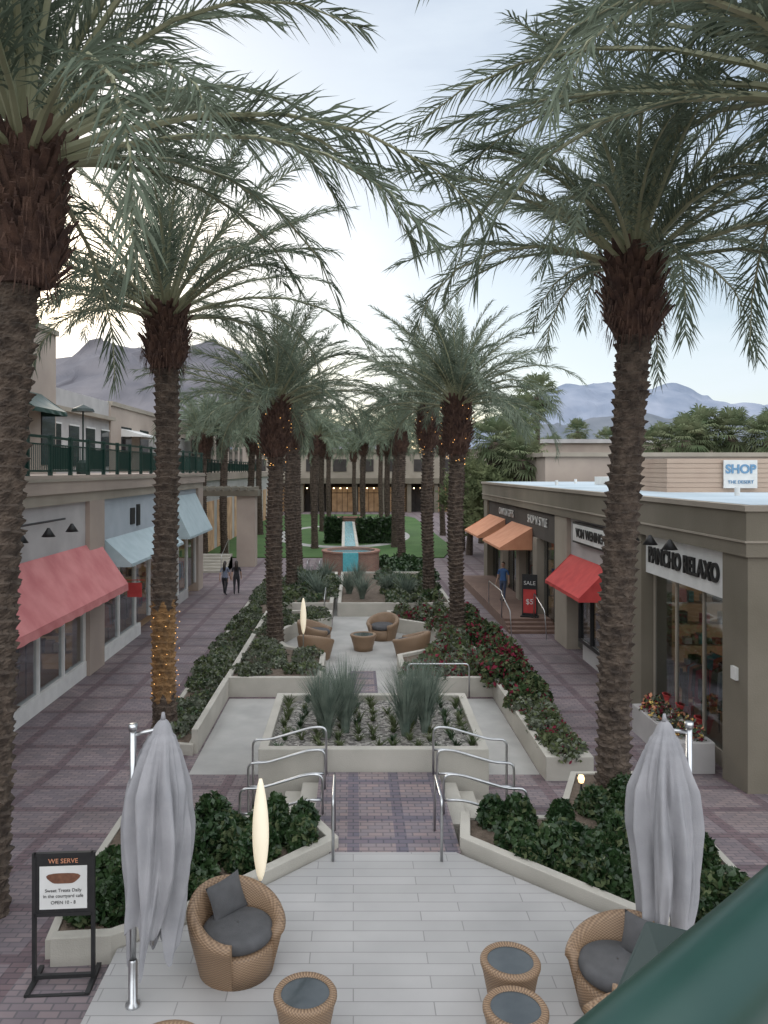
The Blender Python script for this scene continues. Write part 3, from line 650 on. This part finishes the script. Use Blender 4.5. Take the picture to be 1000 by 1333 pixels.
for i in range(16):
    C=clump_pts(7.1+random.uniform(-.22,.22),16.1+i*.15,-.22,.16,.32,70); g.leaves(C,.07,rng.choice(6,size=70,p=[.3,.25,.2,.1,.1,.05]))
g.obj('flowers',mm,D_)
for y in (17.4,18.4,19.2):
    e=empty('potted_cactus'); g=MB(); g.lathe([(.12,-.55),(.2,-.2),(.22,-.2),(.2,-.25)],7.95,y,14,0); g.tube([(7.95,y,-.25),(7.95,y,.5+random.random()*.5)],[.08,.06],8,1); g.tube([(7.95,y,0.1),(7.95,y+.2,.2),(7.95,y+.22,.6)],[.05,.05,.04],8,1); g.obj('pot',[m_red2,m_leafd],e)
W=empty('background_building'); g=MB(); g.box(11.5,40,46,60,-1,6.2,0); g.box(11.3,40.2,45.8,60.2,6.2,6.45,1); g.box(20,34,80,96,-1,8.2,0); g.box(19.6,34.4,79.6,96.4,8.2,8.6,2); g.box(26,48,45,58,-1,5.8,2)
g.obj('walls',[m_tan,m_taupe2,m_greyw],W)
F=empty('mall_building'); g=MB()
g.box(-60,60,114,130,4.2,8.0,0); g.box(-60,60,113.6,114,8.0,8.5,1); g.box(-60,60,118,130,-1,4.2,2)
g.box(-60,60,113.3,113.99,3.4,4.2,1)
for x in np.arange(-60,60,4.0):
    g.box(x,x+.6,113.8,118,-1,3.4,1); g.box(x+.7,x+3.9,116.5,116.6,-.9,2.8,3 if random.random()<.6 else 2)
    for q in range(4): g.box(x+.7+q*.8,x+.76+q*.8,116.3,116.4,-.9,2.8,2)
    g.box(x+.7,x+3.9,116.3,116.41,1.9,1.98,2)
    for q in range(3): g.box(x+1+q,x+1.15+q,115,115.15,2.6,2.75,4)
    g.box(x+1,x+3,113.9,113.998,5.2,7,2)
g.obj('walls',[m_taupe2,m_taupe,m_dark,m_warm2,m_lampw],F)
# ------------------------------------------------------------------ lawn, fountain
g=MB(); g.prism([(-10.5+.0,55),(6.5,55),(8,62),(8,100),(6,108),(-8.5,108),(-11,100),(-11.5,60)],-1,-.82); g.obj('lawn',m_lawn)
g=MB(); n=48
vs=[];fs=[]
for k in range(n):
    a=2*math.pi*k/n
    for r in (1,1.16): vs.append((-1+5.5*r*math.cos(a),74+11*r*math.sin(a),-.815))
for k in range(n): fs.append((2*k,2*k+1,(2*k+3)%(2*n),(2*k+2)%(2*n)))
g.add(vs,fs); g.obj('curved_path',m_conc)
Fn=empty('fountain'); g=MB(); g.lathe([(1.75,-1),(1.75,.35),(1.82,.36),(1.82,.46),(1.5,.46),(1.5,.2)],-.15,47.6,40); g.obj('basin',m_redbrick,Fn)
g=MB(); g.lathe([(.01,.3),(1.5,.3)],-.15,47.6,40); g.obj('water',m_water,Fn)
g=MB(); g.box(-.62,.3,45.6,45.86,-1,.47); g.obj('spillway',m_teal,Fn)
g=MB()
g.add([(-.75,49.3,.5),(.35,49.3,.5),(.1,64,1.1),(-.9,64,1.1),(-.75,49.3,-1),(.35,49.3,-1),(.1,64,-1),(-.9,64,-1)],[(0,1,2,3),(4,5,1,0),(5,6,2,1),(6,7,3,2),(7,4,0,3)],0)
g.add([(-.55,49.28,.52),(.15,49.28,.52),(-.1,63.9,1.12),(-.7,63.9,1.12)],[(0,1,2,3)],1)
g.obj('water_channel',[m_wall,m_water],Fn)
g=MB()
for (x0,x1) in ((-2.4,-1.0),(.3,3.6)):
    C=np.stack([rng.uniform(x0,x1,1400),rng.uniform(65,67.5,1400),rng.uniform(-.9,1.3,1400)],1); C[::2,1]=65+rng.random(700)*.1; g.leaves(C,.25); g.box(x0+.1,x1-.1,65.1,67.4,-1,1.2)
g.obj('clipped_hedge',m_leafd)
g=MB(); g.lathe([(1.2,-.9),(1.2,1.2),(1.3,1.25),(1.0,1.25),(1.0,1.1),(.01,1.1)],-.4,67.8,24); g.obj('fountain_tower',m_redbrick,Fn)
shrubs('dark_green_shrubs',[(1.8,44),(4.5,44),(4.5,52),(1.8,52)],-.9,26,.6,.8,.16,240,[m_leafd],margin=.2)
# ------------------------------------------------------------------ handrails
def rail(paths,r=.021,name='handrail'):
    g=MB()
    for p in paths:
        q=[Vector(a) for a in p]; out=[q[0]]
        for i in range(1,len(q)-1):
            a,b,c=q[i-1],q[i],q[i+1]; d=min(.12,(a-b).length*.45,(c-b).length*.45)
            s=b+(a-b).normalized()*d; e=b+(c-b).normalized()*d
            for k in range(5):
                t=k/4; out.append(s*(1-t)**2+b*2*t*(1-t)+e*t*t)
        out.append(q[-1]); g.tube(out,r,8)
    return g.obj(name,m_steel,smooth=True)
for sg,c in ((-1,-.48),(1,1.42)):
    for y,zt in ((12.05,.62),(13.0,.66),(13.62,.84)):
        xo=c+sg*1.3
        rail([[(c,y,-.05),(c,y,zt),(c+sg*.25,y,zt),(xo-sg*.3,y,zt-.22),(xo,y,zt-.22),(xo,y,-.75)],[(c+sg*.02,y,zt-.4),(c+sg*.3,y,zt-.4),(xo-sg*.3,y,zt-.62),(xo,y,zt-.62)]])
    rail([[(c+sg*-.2,10.6,0),(c+sg*-.2,10.6,.86),(c+sg*-.2,11.5,.86),(c+sg*-.2,11.5,0)]])
rail([[(1.5,21.2,-.9),(1.5,21.2,.05),(3.2,21.2,.05),(3.2,21.2,-.9)]])
rail([[(-1.2,31.8,-.9),(-1.2,31.8,.1),(-1.2,33.5,.3),(-1.2,33.5,-.4)],[(-1.9,43.4,-.9),(-1.9,43.4,.2),(-1.9,45,.2),(-1.9,45,-.9)],[(-2.6,43.4,-.9),(-2.6,43.4,.2),(-2.6,45,.2),(-2.6,45,-.9)]])
rail([[(5.9,28.6,-.9),(5.9,28.9,.1),(5.9,30.6,.5),(5.9,30.6,-.5)],[(7.2,28.6,-.9),(7.2,28.9,.1),(7.2,30.6,.5),(7.2,30.6,-.5)],[(6.0,31,-.5),(6.0,31,.5),(6.0,34,.5),(6.0,34,-.5)]])
rail([[(-10.4,46.4,-.9),(-10.4,46.6,.2),(-10.4,49.4,1),(-10.4,49.4,0)],[(-8,46.4,-.9),(-8,46.6,.2),(-8,49.4,1),(-8,49.4,0)]])
# ------------------------------------------------------------------ umbrellas
def umbrella(ax,ay,top,px,py,zb,lean,seed):
    e=empty('closed_patio_umbrella'); rg=random.Random(seed); H=2.22; n=180; rows=70
    kp=[0,.03,.08,.26,.34,.7,1.1,1.55,1.9,2.22]; kr=[.015,.05,.085,.14,.19,.275,.31,.29,.25,.215]
    phs=[rg.random()*6 for _ in range(10)]
    vs=[];fs=[]
    for i in range(rows+1):
        t=i/rows; d=H*t; R0=float(np.interp(d,kp,kr))
        for k in range(n):
            th=2*math.pi*k/n
            a8=math.cos(8*th+phs[0]+.9*math.sin(t*4+phs[6])); ridge=abs(a8)**.6*(1 if a8>0 else -1)
            a6=math.cos(6*th+phs[8]+1.6*t); lap=max(0,a6)**3
            f=1+min(1,t*3)*(.19*ridge+.16*lap*math.sin(t*5+phs[9])+.10*math.cos(5*th+phs[1]+t*3.5)+.09*math.cos(13*th+phs[2]-t*3)+.045*math.cos(21*th+phs[3]+t*9)+.06*math.cos(3*th+phs[7]+t*7))
            hem=(t**5)*(.22*math.cos(4*th+phs[4])+.12*math.cos(9*th+phs[5]))
            cap=.02 if .16<d<.30 else 0
            vs.append((ax+lean*t+.02*math.sin(t*7+seed)+(R0*f+cap)*math.cos(th),ay+(R0*f+cap)*math.sin(th)*.85,top-d+hem))
    for i in range(rows):
        for k in range(n): fs.append((i*n+k,(i+1)*n+k,(i+1)*n+(k+1)%n,i*n+(k+1)%n))
    g=MB(); g.add(vs,fs); g.tube([(ax,ay,top-.02),(ax,ay,top+.06)],[.03,.015],8); g.obj('canopy',m_fabric,e,True)
    g=MB()
    g.tube([(px,py,zb),(px,py,top-.1)],.032,12); g.tube([(px,py,top-.1),(px,py,top-.04)],.045,12); g.tube([(px,py,top-.8),(px,py,top-.65)],.045,12)
    g.tube([(px,py,top-.15),(ax,ay,top-.1)],.02,8); g.lathe([(.075,zb),(.075,zb+.03),(.045,zb+.05),(.045,zb+.45),(.035,zb+.47)],px,py,20)
    g.obj('mast',m_steel,e,True)
    g=MB(); g.tube([(ax+lean*.2,ay,top-.5),(ax+lean,ay,top-2.3)],.02,8); g.obj('inner_pole',m_steel,e)
    return e
umbrella(-1.93,7.8,2.88,-2.22,7.74,0,-.12,3)
umbrella(3.24,8.0,2.8,3.52,8.05,0,.02,9)
# ------------------------------------------------------------------ lamps
def spindle(x,y,zb,z0,z1):
    e=empty('floor_lamp',(x,y,0)); g=MB(); n=18; pr=[]
    for k in range(n+1):
        t=k/n; pr.append((.018+.078*math.sin(math.pi*(t**.9))**.8,z0+(z1-z0)*t))
    g.lathe(pr,0,0,20,cap=True); g.obj('shade',m_lampshade,e,True)
    g=MB(); g.tube([(0,0,zb),(0,0,z0)],.018,8); g.lathe([(.14,zb),(.14,zb+.03),(.02,zb+.05)],0,0,20,cap=True); g.obj('stand',m_steel,e)
spindle(-1.08,8.95,0,.62,1.8); spindle(-1.6,24.6,-.9,.15,1.3)
e=empty('garden_uplight',(3.62,12.2,0))
g=MB(); g.lathe([(.001,.56),(.04,.55),(.055,.50),(.04,.44),(.001,.42)],0,0,12); g.obj('lamp',m_upl,e)
g=MB(); g.tube([(0,0,0),(0,0,.42)],.015,6); g.obj('stake',m_black,e)
# ------------------------------------------------------------------ wicker furniture
def tub_chair(x,y,rz,z=0,sc=1,pillow=True,wide=1.0):
    e=empty('wicker_armchair',(x,y,z),rz); e.scale=(sc*wide,sc,sc)
    g=MB(); N=44; a0=R(38); a1=R(322)
    vs=[];fs=[]
    prof_n=9
    for i in range(N+1):
        a=a0+(a1-a0)*i/N; back=.5-.5*math.cos((a-a0)/(a1-a0)*2*math.pi); ht=.50+.26*back**.8
        ro_b,ro_t=.40,.535
        loop=[(ro_b,0),(ro_b+.05,.2),(ro_b+.1,.4),(ro_t,ht-.05),(ro_t-.02,ht),(ro_t-.07,ht+.02),(ro_t-.13,ht-.02),(.37,.42),(.34,.3)]
        for r,zz in loop: vs.append((r*math.cos(a),r*math.sin(a),zz))
    for i in range(N):
        for k in range(prof_n-1): fs.append((i*prof_n+k,(i+1)*prof_n+k,(i+1)*prof_n+k+1,i*prof_n+k+1))
    fs.append(tuple(range(prof_n))); fs.append(tuple(N*prof_n+k for k in range(prof_n))[::-1])
    g.add(vs,fs); g.lathe([(.34,0.01),(.40,.0),(.42,.15),(.43,.30),(.39,.33),(.01,.33)],0,0,40); g.obj('wicker_shell',m_wick,e,True)
    g=MB(); g.lathe([(.01,.33),(.33,.33),(.37,.36),(.385,.41),(.37,.46),(.33,.485),(.15,.50),(.01,.5)],.03,0,36); g.obj('seat_cushion',m_cush,e,True)
    if pillow:
        vs=[];fs=[];n=12
        for s_ in (1,-1):
            for i in range(n+1):
                for j in range(n+1):
                    u=-1+2*i/n; v=-1+2*j/n; th=.075*(max(0,(1-u*u)*(1-v*v)))**.45
                    vs.append((s_*th,u*.23*(1-.08*(1-v*v)),v*.2*(1-.08*(1-u*u))))
        m=(n+1)**2
        for i in range(n):
            for j in range(n):
                a=i*(n+1)+j; fs.append((a,a+1,a+n+2,a+n+1)); fs.append((m+a,m+a+n+1,m+a+n+2,m+a+1))
        g=MB(); g.add(vs,fs); o=g.obj('pillow',m_cush,e,True); o.location=(-.25,.03,.64); o.rotation_euler=(.1,-.35,.1)
    return e
tub_chair(-1.27,8.35,R(-50)); tub_chair(2.68,7.72,R(205),sc=1.0)
tub_chair(2.42,6.62,R(165))
def drum_table(x,y,z=0,r=.29,h=.5):
    e=empty('wicker_side_table',(x,y,z)); g=MB(); g.lathe([(.01,0),(r*.72,0),(r*.78,h*.3),(r*.95,h*.8),(r*1.03,h*.93),(r*1.03,h*.98),(r*.97,h+.015),(r*.8,h+.01),(r*.78,h-.01)],0,0,40); g.obj('wicker_drum',m_wick,e,True)
    g=MB(); g.lathe([(r*.8,h-.005),(.001,h-.005)],0,0,40); g.obj('glass_top',m_tglass,e)
drum_table(-.45,7.2); drum_table(1.57,7.68,r=.29); drum_table(1.48,7.0,r=.29)
drum_table(-1.6,6.55,r=.36,h=.45)
for x,y,a in ((-1.25,25.6,70),(-1.35,27.6,-10),(1.95,25.9,150),(1.1,28.6,-110)): tub_chair(x,y,R(a),-.88,1.15,False,1.1)
drum_table(.35,26.8,-.88,.45,.55)
# ------------------------------------------------------------------ sandwich sign
def menu_sign(x,y,z,rz):
    e=empty('menu_sign_stand',(x,y,z),rz); g=MB(); w=.31; H=1.4
    for s_ in (-1,1):
        g.box(s_*w-.02,s_*w+.02,-.02,.02,.03,H); g.box(s_*w-.025,s_*w+.025,-.25,.25,0,.04)
    g.box(-w,w,-.02,.02,H-.04,H); g.box(-w,w,-.02,.02,.72,.76); g.box(-w,w,-.02,.02,.05,.09); g.box(-w-.02,w+.02,-.26,-.22,0.001,.03)
    g.box(-w+.02,w-.02,-.012,.012,.76,H-.04); g.obj('frame',m_black,e)
    g=MB(); g.box(-.25,.25,-.02,-.014,.8,1.26); g.obj('poster',m_white,e)
    g=MB(); vs=[(0,-.023,1.15)]
    for k in range(20):
        a=6.283*k/20; vs.append((.17*math.cos(a)*(1+.15*math.sin(3*a)),-.023,1.13+.07*math.sin(a)*(1+.2*math.cos(2*a))))
    g.add(vs,[(0,k+1,(k+1)%20+1) for k in range(20)]); g.obj('poster_picture',M('cake_brown',(.12,.05,.03),(.2,.09,.05),20,.7),e)
    for k,(zz,t) in enumerate(((1.315,'WE SERVE'),(1.0,'Sweet Treats Daily'),(.94,'in the courtyard cafe'),(.87,'OPEN 10 - 8'))):
        text(t,.05 if k else .07,(0,-.024,zz),(R(90),0,0),m_orange if k==0 else m_black,e,ext=.001)
menu_sign(-3.12,8.28,-.12,R(4))
def floor_poster(x,y,z,rz):
    e=empty('sidewalk_sign',(x,y,z),rz); g=MB(); g.box(-.3,.3,-.03,.03,0,1.7); g.box(-.35,.35,-.2,.2,0,.05); g.obj('board',m_black,e)
    g=MB(); g.box(-.25,.25,-.04,-.031,.15,1.1); g.obj('panel',m_red2,e); text('SALE',.22,(0,-.045,1.35),(R(90),0,0),m_white,e); text('$5',.3,(0,-.045,.6),(R(90),0,0),m_white,e)
floor_poster(7.1,30.9,-.5,R(-20))
# ------------------------------------------------------------------ people
skinm=M('skin',(.42,.25,.18),(.47,.29,.21),6,.6)
def person(name,x,y,z,h,rz,shirt,pants,hair,stride=.18,long=False,armsw=.2,female=False,shoes=(.05,.05,.05)):
    e=empty(name,(x,y,z),rz); s=h/1.75; e.scale=(s,s,s)
    sh=.17 if female else .205; hp=.10
    J={'pel':((0,0,.95),(.155,.11)),'waist':((0,.0,1.10),(.125 if female else .14,.095)),'chest':((0,.0,1.30),(.155,.11)),'neckb':((0,.01,1.47),(.07,.06)),'neck':((0,0,1.55),(.05,.05))}
    E=[('pel','waist'),('waist','chest'),('chest','neckb'),('neckb','neck')]
    for sd,sg in (('l',1),('r',-1)):
        st=stride*sg; ar=-armsw*sg
        J['hip'+sd]=((sg*hp,0,.88),(.095,.1)); J['knee'+sd]=((sg*.1,-st*.55-.02,.49),(.06,.062)); J['ank'+sd]=((sg*.1,-st+.06*(sg<0),.10+.05*(st<0)),(.04,.042)); J['toe'+sd]=((sg*.11,-st-.15,.045),(.04,.03))
        E+=[('pel','hip'+sd),('hip'+sd,'knee'+sd),('knee'+sd,'ank'+sd),('ank'+sd,'toe'+sd)]
        J['sho'+sd]=((sg*sh,.01,1.41),(.055,.055)); J['elb'+sd]=((sg*(sh+.05),-ar*.4+.03,1.13),(.042,.042)); J['wri'+sd]=((sg*(sh+.06),-ar-.04,.88),(.027,.03)); J['palm'+sd]=((sg*(sh+.06),-ar-.06,.80),(.02,.04))
        E+=[('chest','sho'+sd),('sho'+sd,'elb'+sd),('elb'+sd,'wri'+sd),('wri'+sd,'palm'+sd)]
    K=list(J); me=bpy.data.meshes.new('b'); me.from_pydata([J[k][0] for k in K],[(K.index(a),K.index(b)) for a,b in E],[]); o=bpy.data.objects.new('b',me); COL.objects.link(o)
    o.modifiers.new('s','SKIN')
    for i,k in enumerate(K): me.skin_vertices[0].data[i].radius=J[k][1]; me.skin_vertices[0].data[i].use_root=(k=='pel')
    sb=o.modifiers.new('u','SUBSURF'); sb.levels=2; sb.render_levels=2
    dg=bpy.context.evaluated_depsgraph_get(); m2=bpy.data.meshes.new_from_object(o.evaluated_get(dg)); bpy.data.objects.remove(o)
    for mt in (shirt,pants,skinm,M('shoe',shoes,shoes,3)): m2.materials.append(mt)
    for p in m2.polygons:
        c=p.center; ax=abs(c.x); p.use_smooth=True
        if c.z<.11: p.material_index=3
        elif ax>sh+.0 and c.z<1.2 and ax>.155: p.material_index=2
        elif c.z<.93: p.material_index=1
        elif c.z>1.49: p.material_index=2
        else: p.material_index=0
    b=bpy.data.objects.new('body',m2); COL.objects.link(b); b.parent=e
    g=MB()
    for sg,sd in ((1,'l'),(-1,'r')):
        px,py,pz=J['palm'+sd][0]
        for k in range(4):
            yy=py+(-.028+.019*k); L=(.07,.082,.078,.06)[k]
            g.tube([(px,yy,pz+.01),(px-sg*.004,yy-.004,pz-L*.55),(px-sg*.02,yy-.006,pz-L)],[.0095,.0085,.006],6,0)
        g.tube([(px,py-.03,pz+.03),(px-sg*.01,py-.055,pz),(px-sg*.014,py-.06,pz-.03)],[.011,.01,.007],6,0)
    vs=[];fs=[];n=20;m=14
    for i in range(m+1):
        ph=math.pi*i/m
        for k in range(n):
            th=2*math.pi*k/n; rx,ry,rz_=.076,.095,.118; zz=math.cos(ph); j=1-.22*max(0,-zz)**1.2
            vs.append((rx*math.sin(ph)*math.cos(th)*j,ry*math.sin(ph)*math.sin(th)*j,1.655+rz_*zz))
    for i in range(m):
        for k in range(n): fs.append((i*n+k,(i+1)*n+k,(i+1)*n+(k+1)%n,i*n+(k+1)%n))
    g.add(vs,fs,0); g.tube([(0,-.088,1.675),(0,-.112,1.635),(0,-.09,1.628)],[.009,.015,.008],6,0)
    for sg in (1,-1): g.tube([(sg*.076,.0,1.675),(sg*.085,.008,1.655),(sg*.077,.004,1.625)],[.012,.016,.01],6,0); g.tube([(sg*.03,-.085,1.662),(sg*.03,-.092,1.662)],[.012,.01],8,1)
    g.tube([(-.025,-.082,1.60),(0,-.09,1.60),(.025,-.082,1.60)],.006,6,2)
    vs=[]
    for i in range(m+1):
        ph=math.pi*i/m*(.62)
        for k in range(n):
            th=2*math.pi*k/n; fr=math.sin(th)<-.2 and i>6
            rr=.9 if fr else 1.1; vs.append((.08*math.sin(ph)*math.cos(th)*rr,.01+.1*math.sin(ph)*math.sin(th)*rr,1.662+.122*math.cos(ph)))
    g.add(vs,fs[:m*n],3)
    if long: g.tube([(0,.06,1.72),(0,.10,1.6),(0,.12,1.45),(0,.12,1.28)],[.06,.085,.085,.04],12,3)
    g.obj('head_and_hands',[skinm,m_black,m_red,hair],e,True); return e
hd=M('dark_hair',(.02,.013,.01),(.03,.02,.015),8,.5); bl=M('black_cloth',(.02,.02,.025),(.035,.035,.04),8,.9); gy=M('grey_blue_cloth',(.16,.18,.24),(.2,.23,.3),8,.9); dn=M('denim',(.05,.07,.12),(.08,.1,.16),8,.9); bs=M('blue_shirt',(.05,.12,.28),(.07,.15,.33),8,.9)
person('walking_woman',-6.45,38.6,-.9,1.7,R(172),gy,bl,hd,.2,True,female=True)
person('walking_woman',-5.9,38.8,-.9,1.7,R(185),bl,bl,hd,-.2,True,female=True)
person('standing_man',6.75,34.6,-.5,1.74,R(-40),bs,dn,hd,.06,False,.1)
# ------------------------------------------------------------------ viewer balcony
V=empty('balcony_railing'); g=MB()
def onl(X): return .653+(X-.249)*.858
zr=4.9
g.tube([(X,onl(X),zr) for X in (-.6,.3,1.0,2.0,2.6)],.05,32)
for X in (-.5,2.1): g.tube([(X,onl(X),zr),(X,onl(X),3.95)],.03,12)
g.obj('top_rail',m_green,V,True)
g=MB(); g.prism([(-.9,-3),(4,-3),(4,1.85),(1.8,1.85),(-.9,-.35)],3.7,3.95); g.obj('balcony_slab',m_conc,V)
g=MB(); A=[Vector(p) for p in ((.456,1.2,4.70),(.54,1.2,4.68),(.47,1.06,4.60),(.352,1.1,4.607))]; up=Vector((0,0,-.03))
g.add(A+[a+up for a in A],[(0,1,2,3),(7,6,5,4),(0,4,5,1),(1,5,6,2),(2,6,7,3),(3,7,4,0)])
g.tube([(.50,1.14,4.64),(.62,onl(.62),4.87)],.018,8); g.obj('bracket_plate',m_dgreen,V,bevel=.006)
# ------------------------------------------------------------------ mountains
def range_(name,Y,ctrl,depth,mat,seed,amp):
    xs=np.array([(c[0]-460)*Y/1000 for c in ctrl]); hs=np.array([(612-c[1])*Y/1000 for c in ctrl])
    nx,ny=260,34; X=np.linspace(xs[0],xs[-1],nx); g=MB(); vs=[]
    for j in range(ny+1):
        t=j/ny; prof=min(1,t/.62)**1.15 if t<.62 else 1-(t-.62)/.38
        for x in X:
            H=float(np.interp(x,xs,hs)); p=Vector((x/Y*9+seed,t*5,seed)); nz=noise.fractal(p,1.0,2.1,6)
            rg=1-abs(noise.noise(Vector((x/Y*22+seed,t*6,3))))*2
            z=H*prof+amp*Y*.001*(nz*18+rg*12-8)*(prof**.7)
            vs.append((x+depth*.08*noise.noise(p*2),Y-depth*.62+depth*t,max(-2,z+CAMZ)))
    fs=[(j*nx+i,j*nx+i+1,(j+1)*nx+i+1,(j+1)*nx+i) for j in range(ny) for i in range(nx-1)]
    g.add(vs,fs); g.obj(name,mat)
m_mtL=M('mountain_rock_hazy',(.10,.098,.115),(.17,.16,.172),.006,.95,detail=10); m_mtR=M('mountain_far_hazy',(.14,.18,.25),(.27,.30,.37),.004,.95,detail=10); m_mtN=M('hill_near_hazy',(.09,.11,.14),(.155,.17,.195),.008,.95,detail=10)  # aerial haze mixed into the rock base colours
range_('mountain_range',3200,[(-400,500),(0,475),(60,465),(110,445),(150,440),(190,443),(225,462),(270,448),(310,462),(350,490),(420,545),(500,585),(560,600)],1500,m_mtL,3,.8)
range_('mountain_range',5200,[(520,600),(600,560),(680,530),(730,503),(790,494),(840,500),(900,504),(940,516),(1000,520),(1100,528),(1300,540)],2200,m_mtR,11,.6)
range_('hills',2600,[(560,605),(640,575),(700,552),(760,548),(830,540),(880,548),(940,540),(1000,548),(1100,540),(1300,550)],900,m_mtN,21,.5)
# ------------------------------------------------------------------ world
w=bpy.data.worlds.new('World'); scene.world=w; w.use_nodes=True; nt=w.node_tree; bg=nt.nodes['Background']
SE,SR=R(16),R(-24)
sk=nt.nodes.new('ShaderNodeTexSky'); sk.sky_type='NISHITA'; sk.sun_disc=False; sk.sun_elevation=SE; sk.sun_rotation=SR; sk.air_density=1.0; sk.dust_density=1.2; sk.ozone_density=1.3
tc=nt.nodes.new('ShaderNodeTexCoord'); mp=nt.nodes.new('ShaderNodeMapping'); mp.inputs['Scale'].default_value=(1.2,1.2,4.5); nt.links.new(tc.outputs['Generated'],mp.inputs[0])
nz=nt.nodes.new('ShaderNodeTexNoise'); nz.inputs['Scale'].default_value=1.6; nz.inputs['Detail'].default_value=9; nz.inputs['Roughness'].default_value=.55; nt.links.new(mp.outputs[0],nz.inputs['Vector'])
cr=nt.nodes.new('ShaderNodeValToRGB'); cr.color_ramp.elements[0].position=.38; cr.color_ramp.elements[0].color=(.30,.30,.30,1); cr.color_ramp.elements[1].position=.66; cr.color_ramp.elements[1].color=(.85,.85,.85,1); nt.links.new(nz.outputs['Fac'],cr.inputs[0])
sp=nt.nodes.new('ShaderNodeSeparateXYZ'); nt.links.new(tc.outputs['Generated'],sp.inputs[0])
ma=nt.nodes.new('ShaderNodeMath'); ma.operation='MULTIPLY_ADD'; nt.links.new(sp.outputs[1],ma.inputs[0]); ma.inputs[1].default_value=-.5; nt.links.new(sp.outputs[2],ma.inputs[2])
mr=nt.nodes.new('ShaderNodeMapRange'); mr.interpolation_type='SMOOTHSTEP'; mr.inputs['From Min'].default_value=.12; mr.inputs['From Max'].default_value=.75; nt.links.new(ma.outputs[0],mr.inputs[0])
cc=nt.nodes.new('ShaderNodeMixRGB'); cc.inputs[1].default_value=(5.8,6.4,7.0,1); cc.inputs[2].default_value=(13.2,13.6,14.2,1); nt.links.new(mr.outputs[0],cc.inputs[0])  # clouds overhead and behind the camera, out of view, brightened to light the scene
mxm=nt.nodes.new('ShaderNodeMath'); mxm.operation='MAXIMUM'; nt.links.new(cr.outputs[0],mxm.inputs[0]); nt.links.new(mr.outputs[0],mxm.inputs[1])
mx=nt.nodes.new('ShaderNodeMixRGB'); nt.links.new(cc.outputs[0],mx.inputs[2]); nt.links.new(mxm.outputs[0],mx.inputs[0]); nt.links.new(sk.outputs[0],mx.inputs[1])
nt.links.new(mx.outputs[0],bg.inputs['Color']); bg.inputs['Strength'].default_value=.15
sd=Vector((math.sin(SR)*math.cos(SE),math.cos(SR)*math.cos(SE),math.sin(SE)))
sl=bpy.data.lights.new('sun','SUN'); sl.energy=.9; sl.angle=R(12); sl.color=(1,.9,.78); so=bpy.data.objects.new('sun',sl); COL.objects.link(so); so.rotation_euler=(-sd).to_track_quat('-Z','Y').to_euler()
# ------------------------------------------------------------------ camera
cd=bpy.data.cameras.new('camera'); cam=bpy.data.objects.new('camera',cd); COL.objects.link(cam); cam.location=(0,0,CAMZ); cam.rotation_euler=(R(90),0,0)
cd.sensor_fit='VERTICAL'; cd.sensor_height=36; cd.lens=27; cd.shift_x=.03; cd.shift_y=-.041; cd.clip_end=20000; cd.clip_start=.05
scene.camera=cam
scene.view_settings.view_transform='Standard'; scene.view_settings.look='None'; scene.view_settings.exposure=0
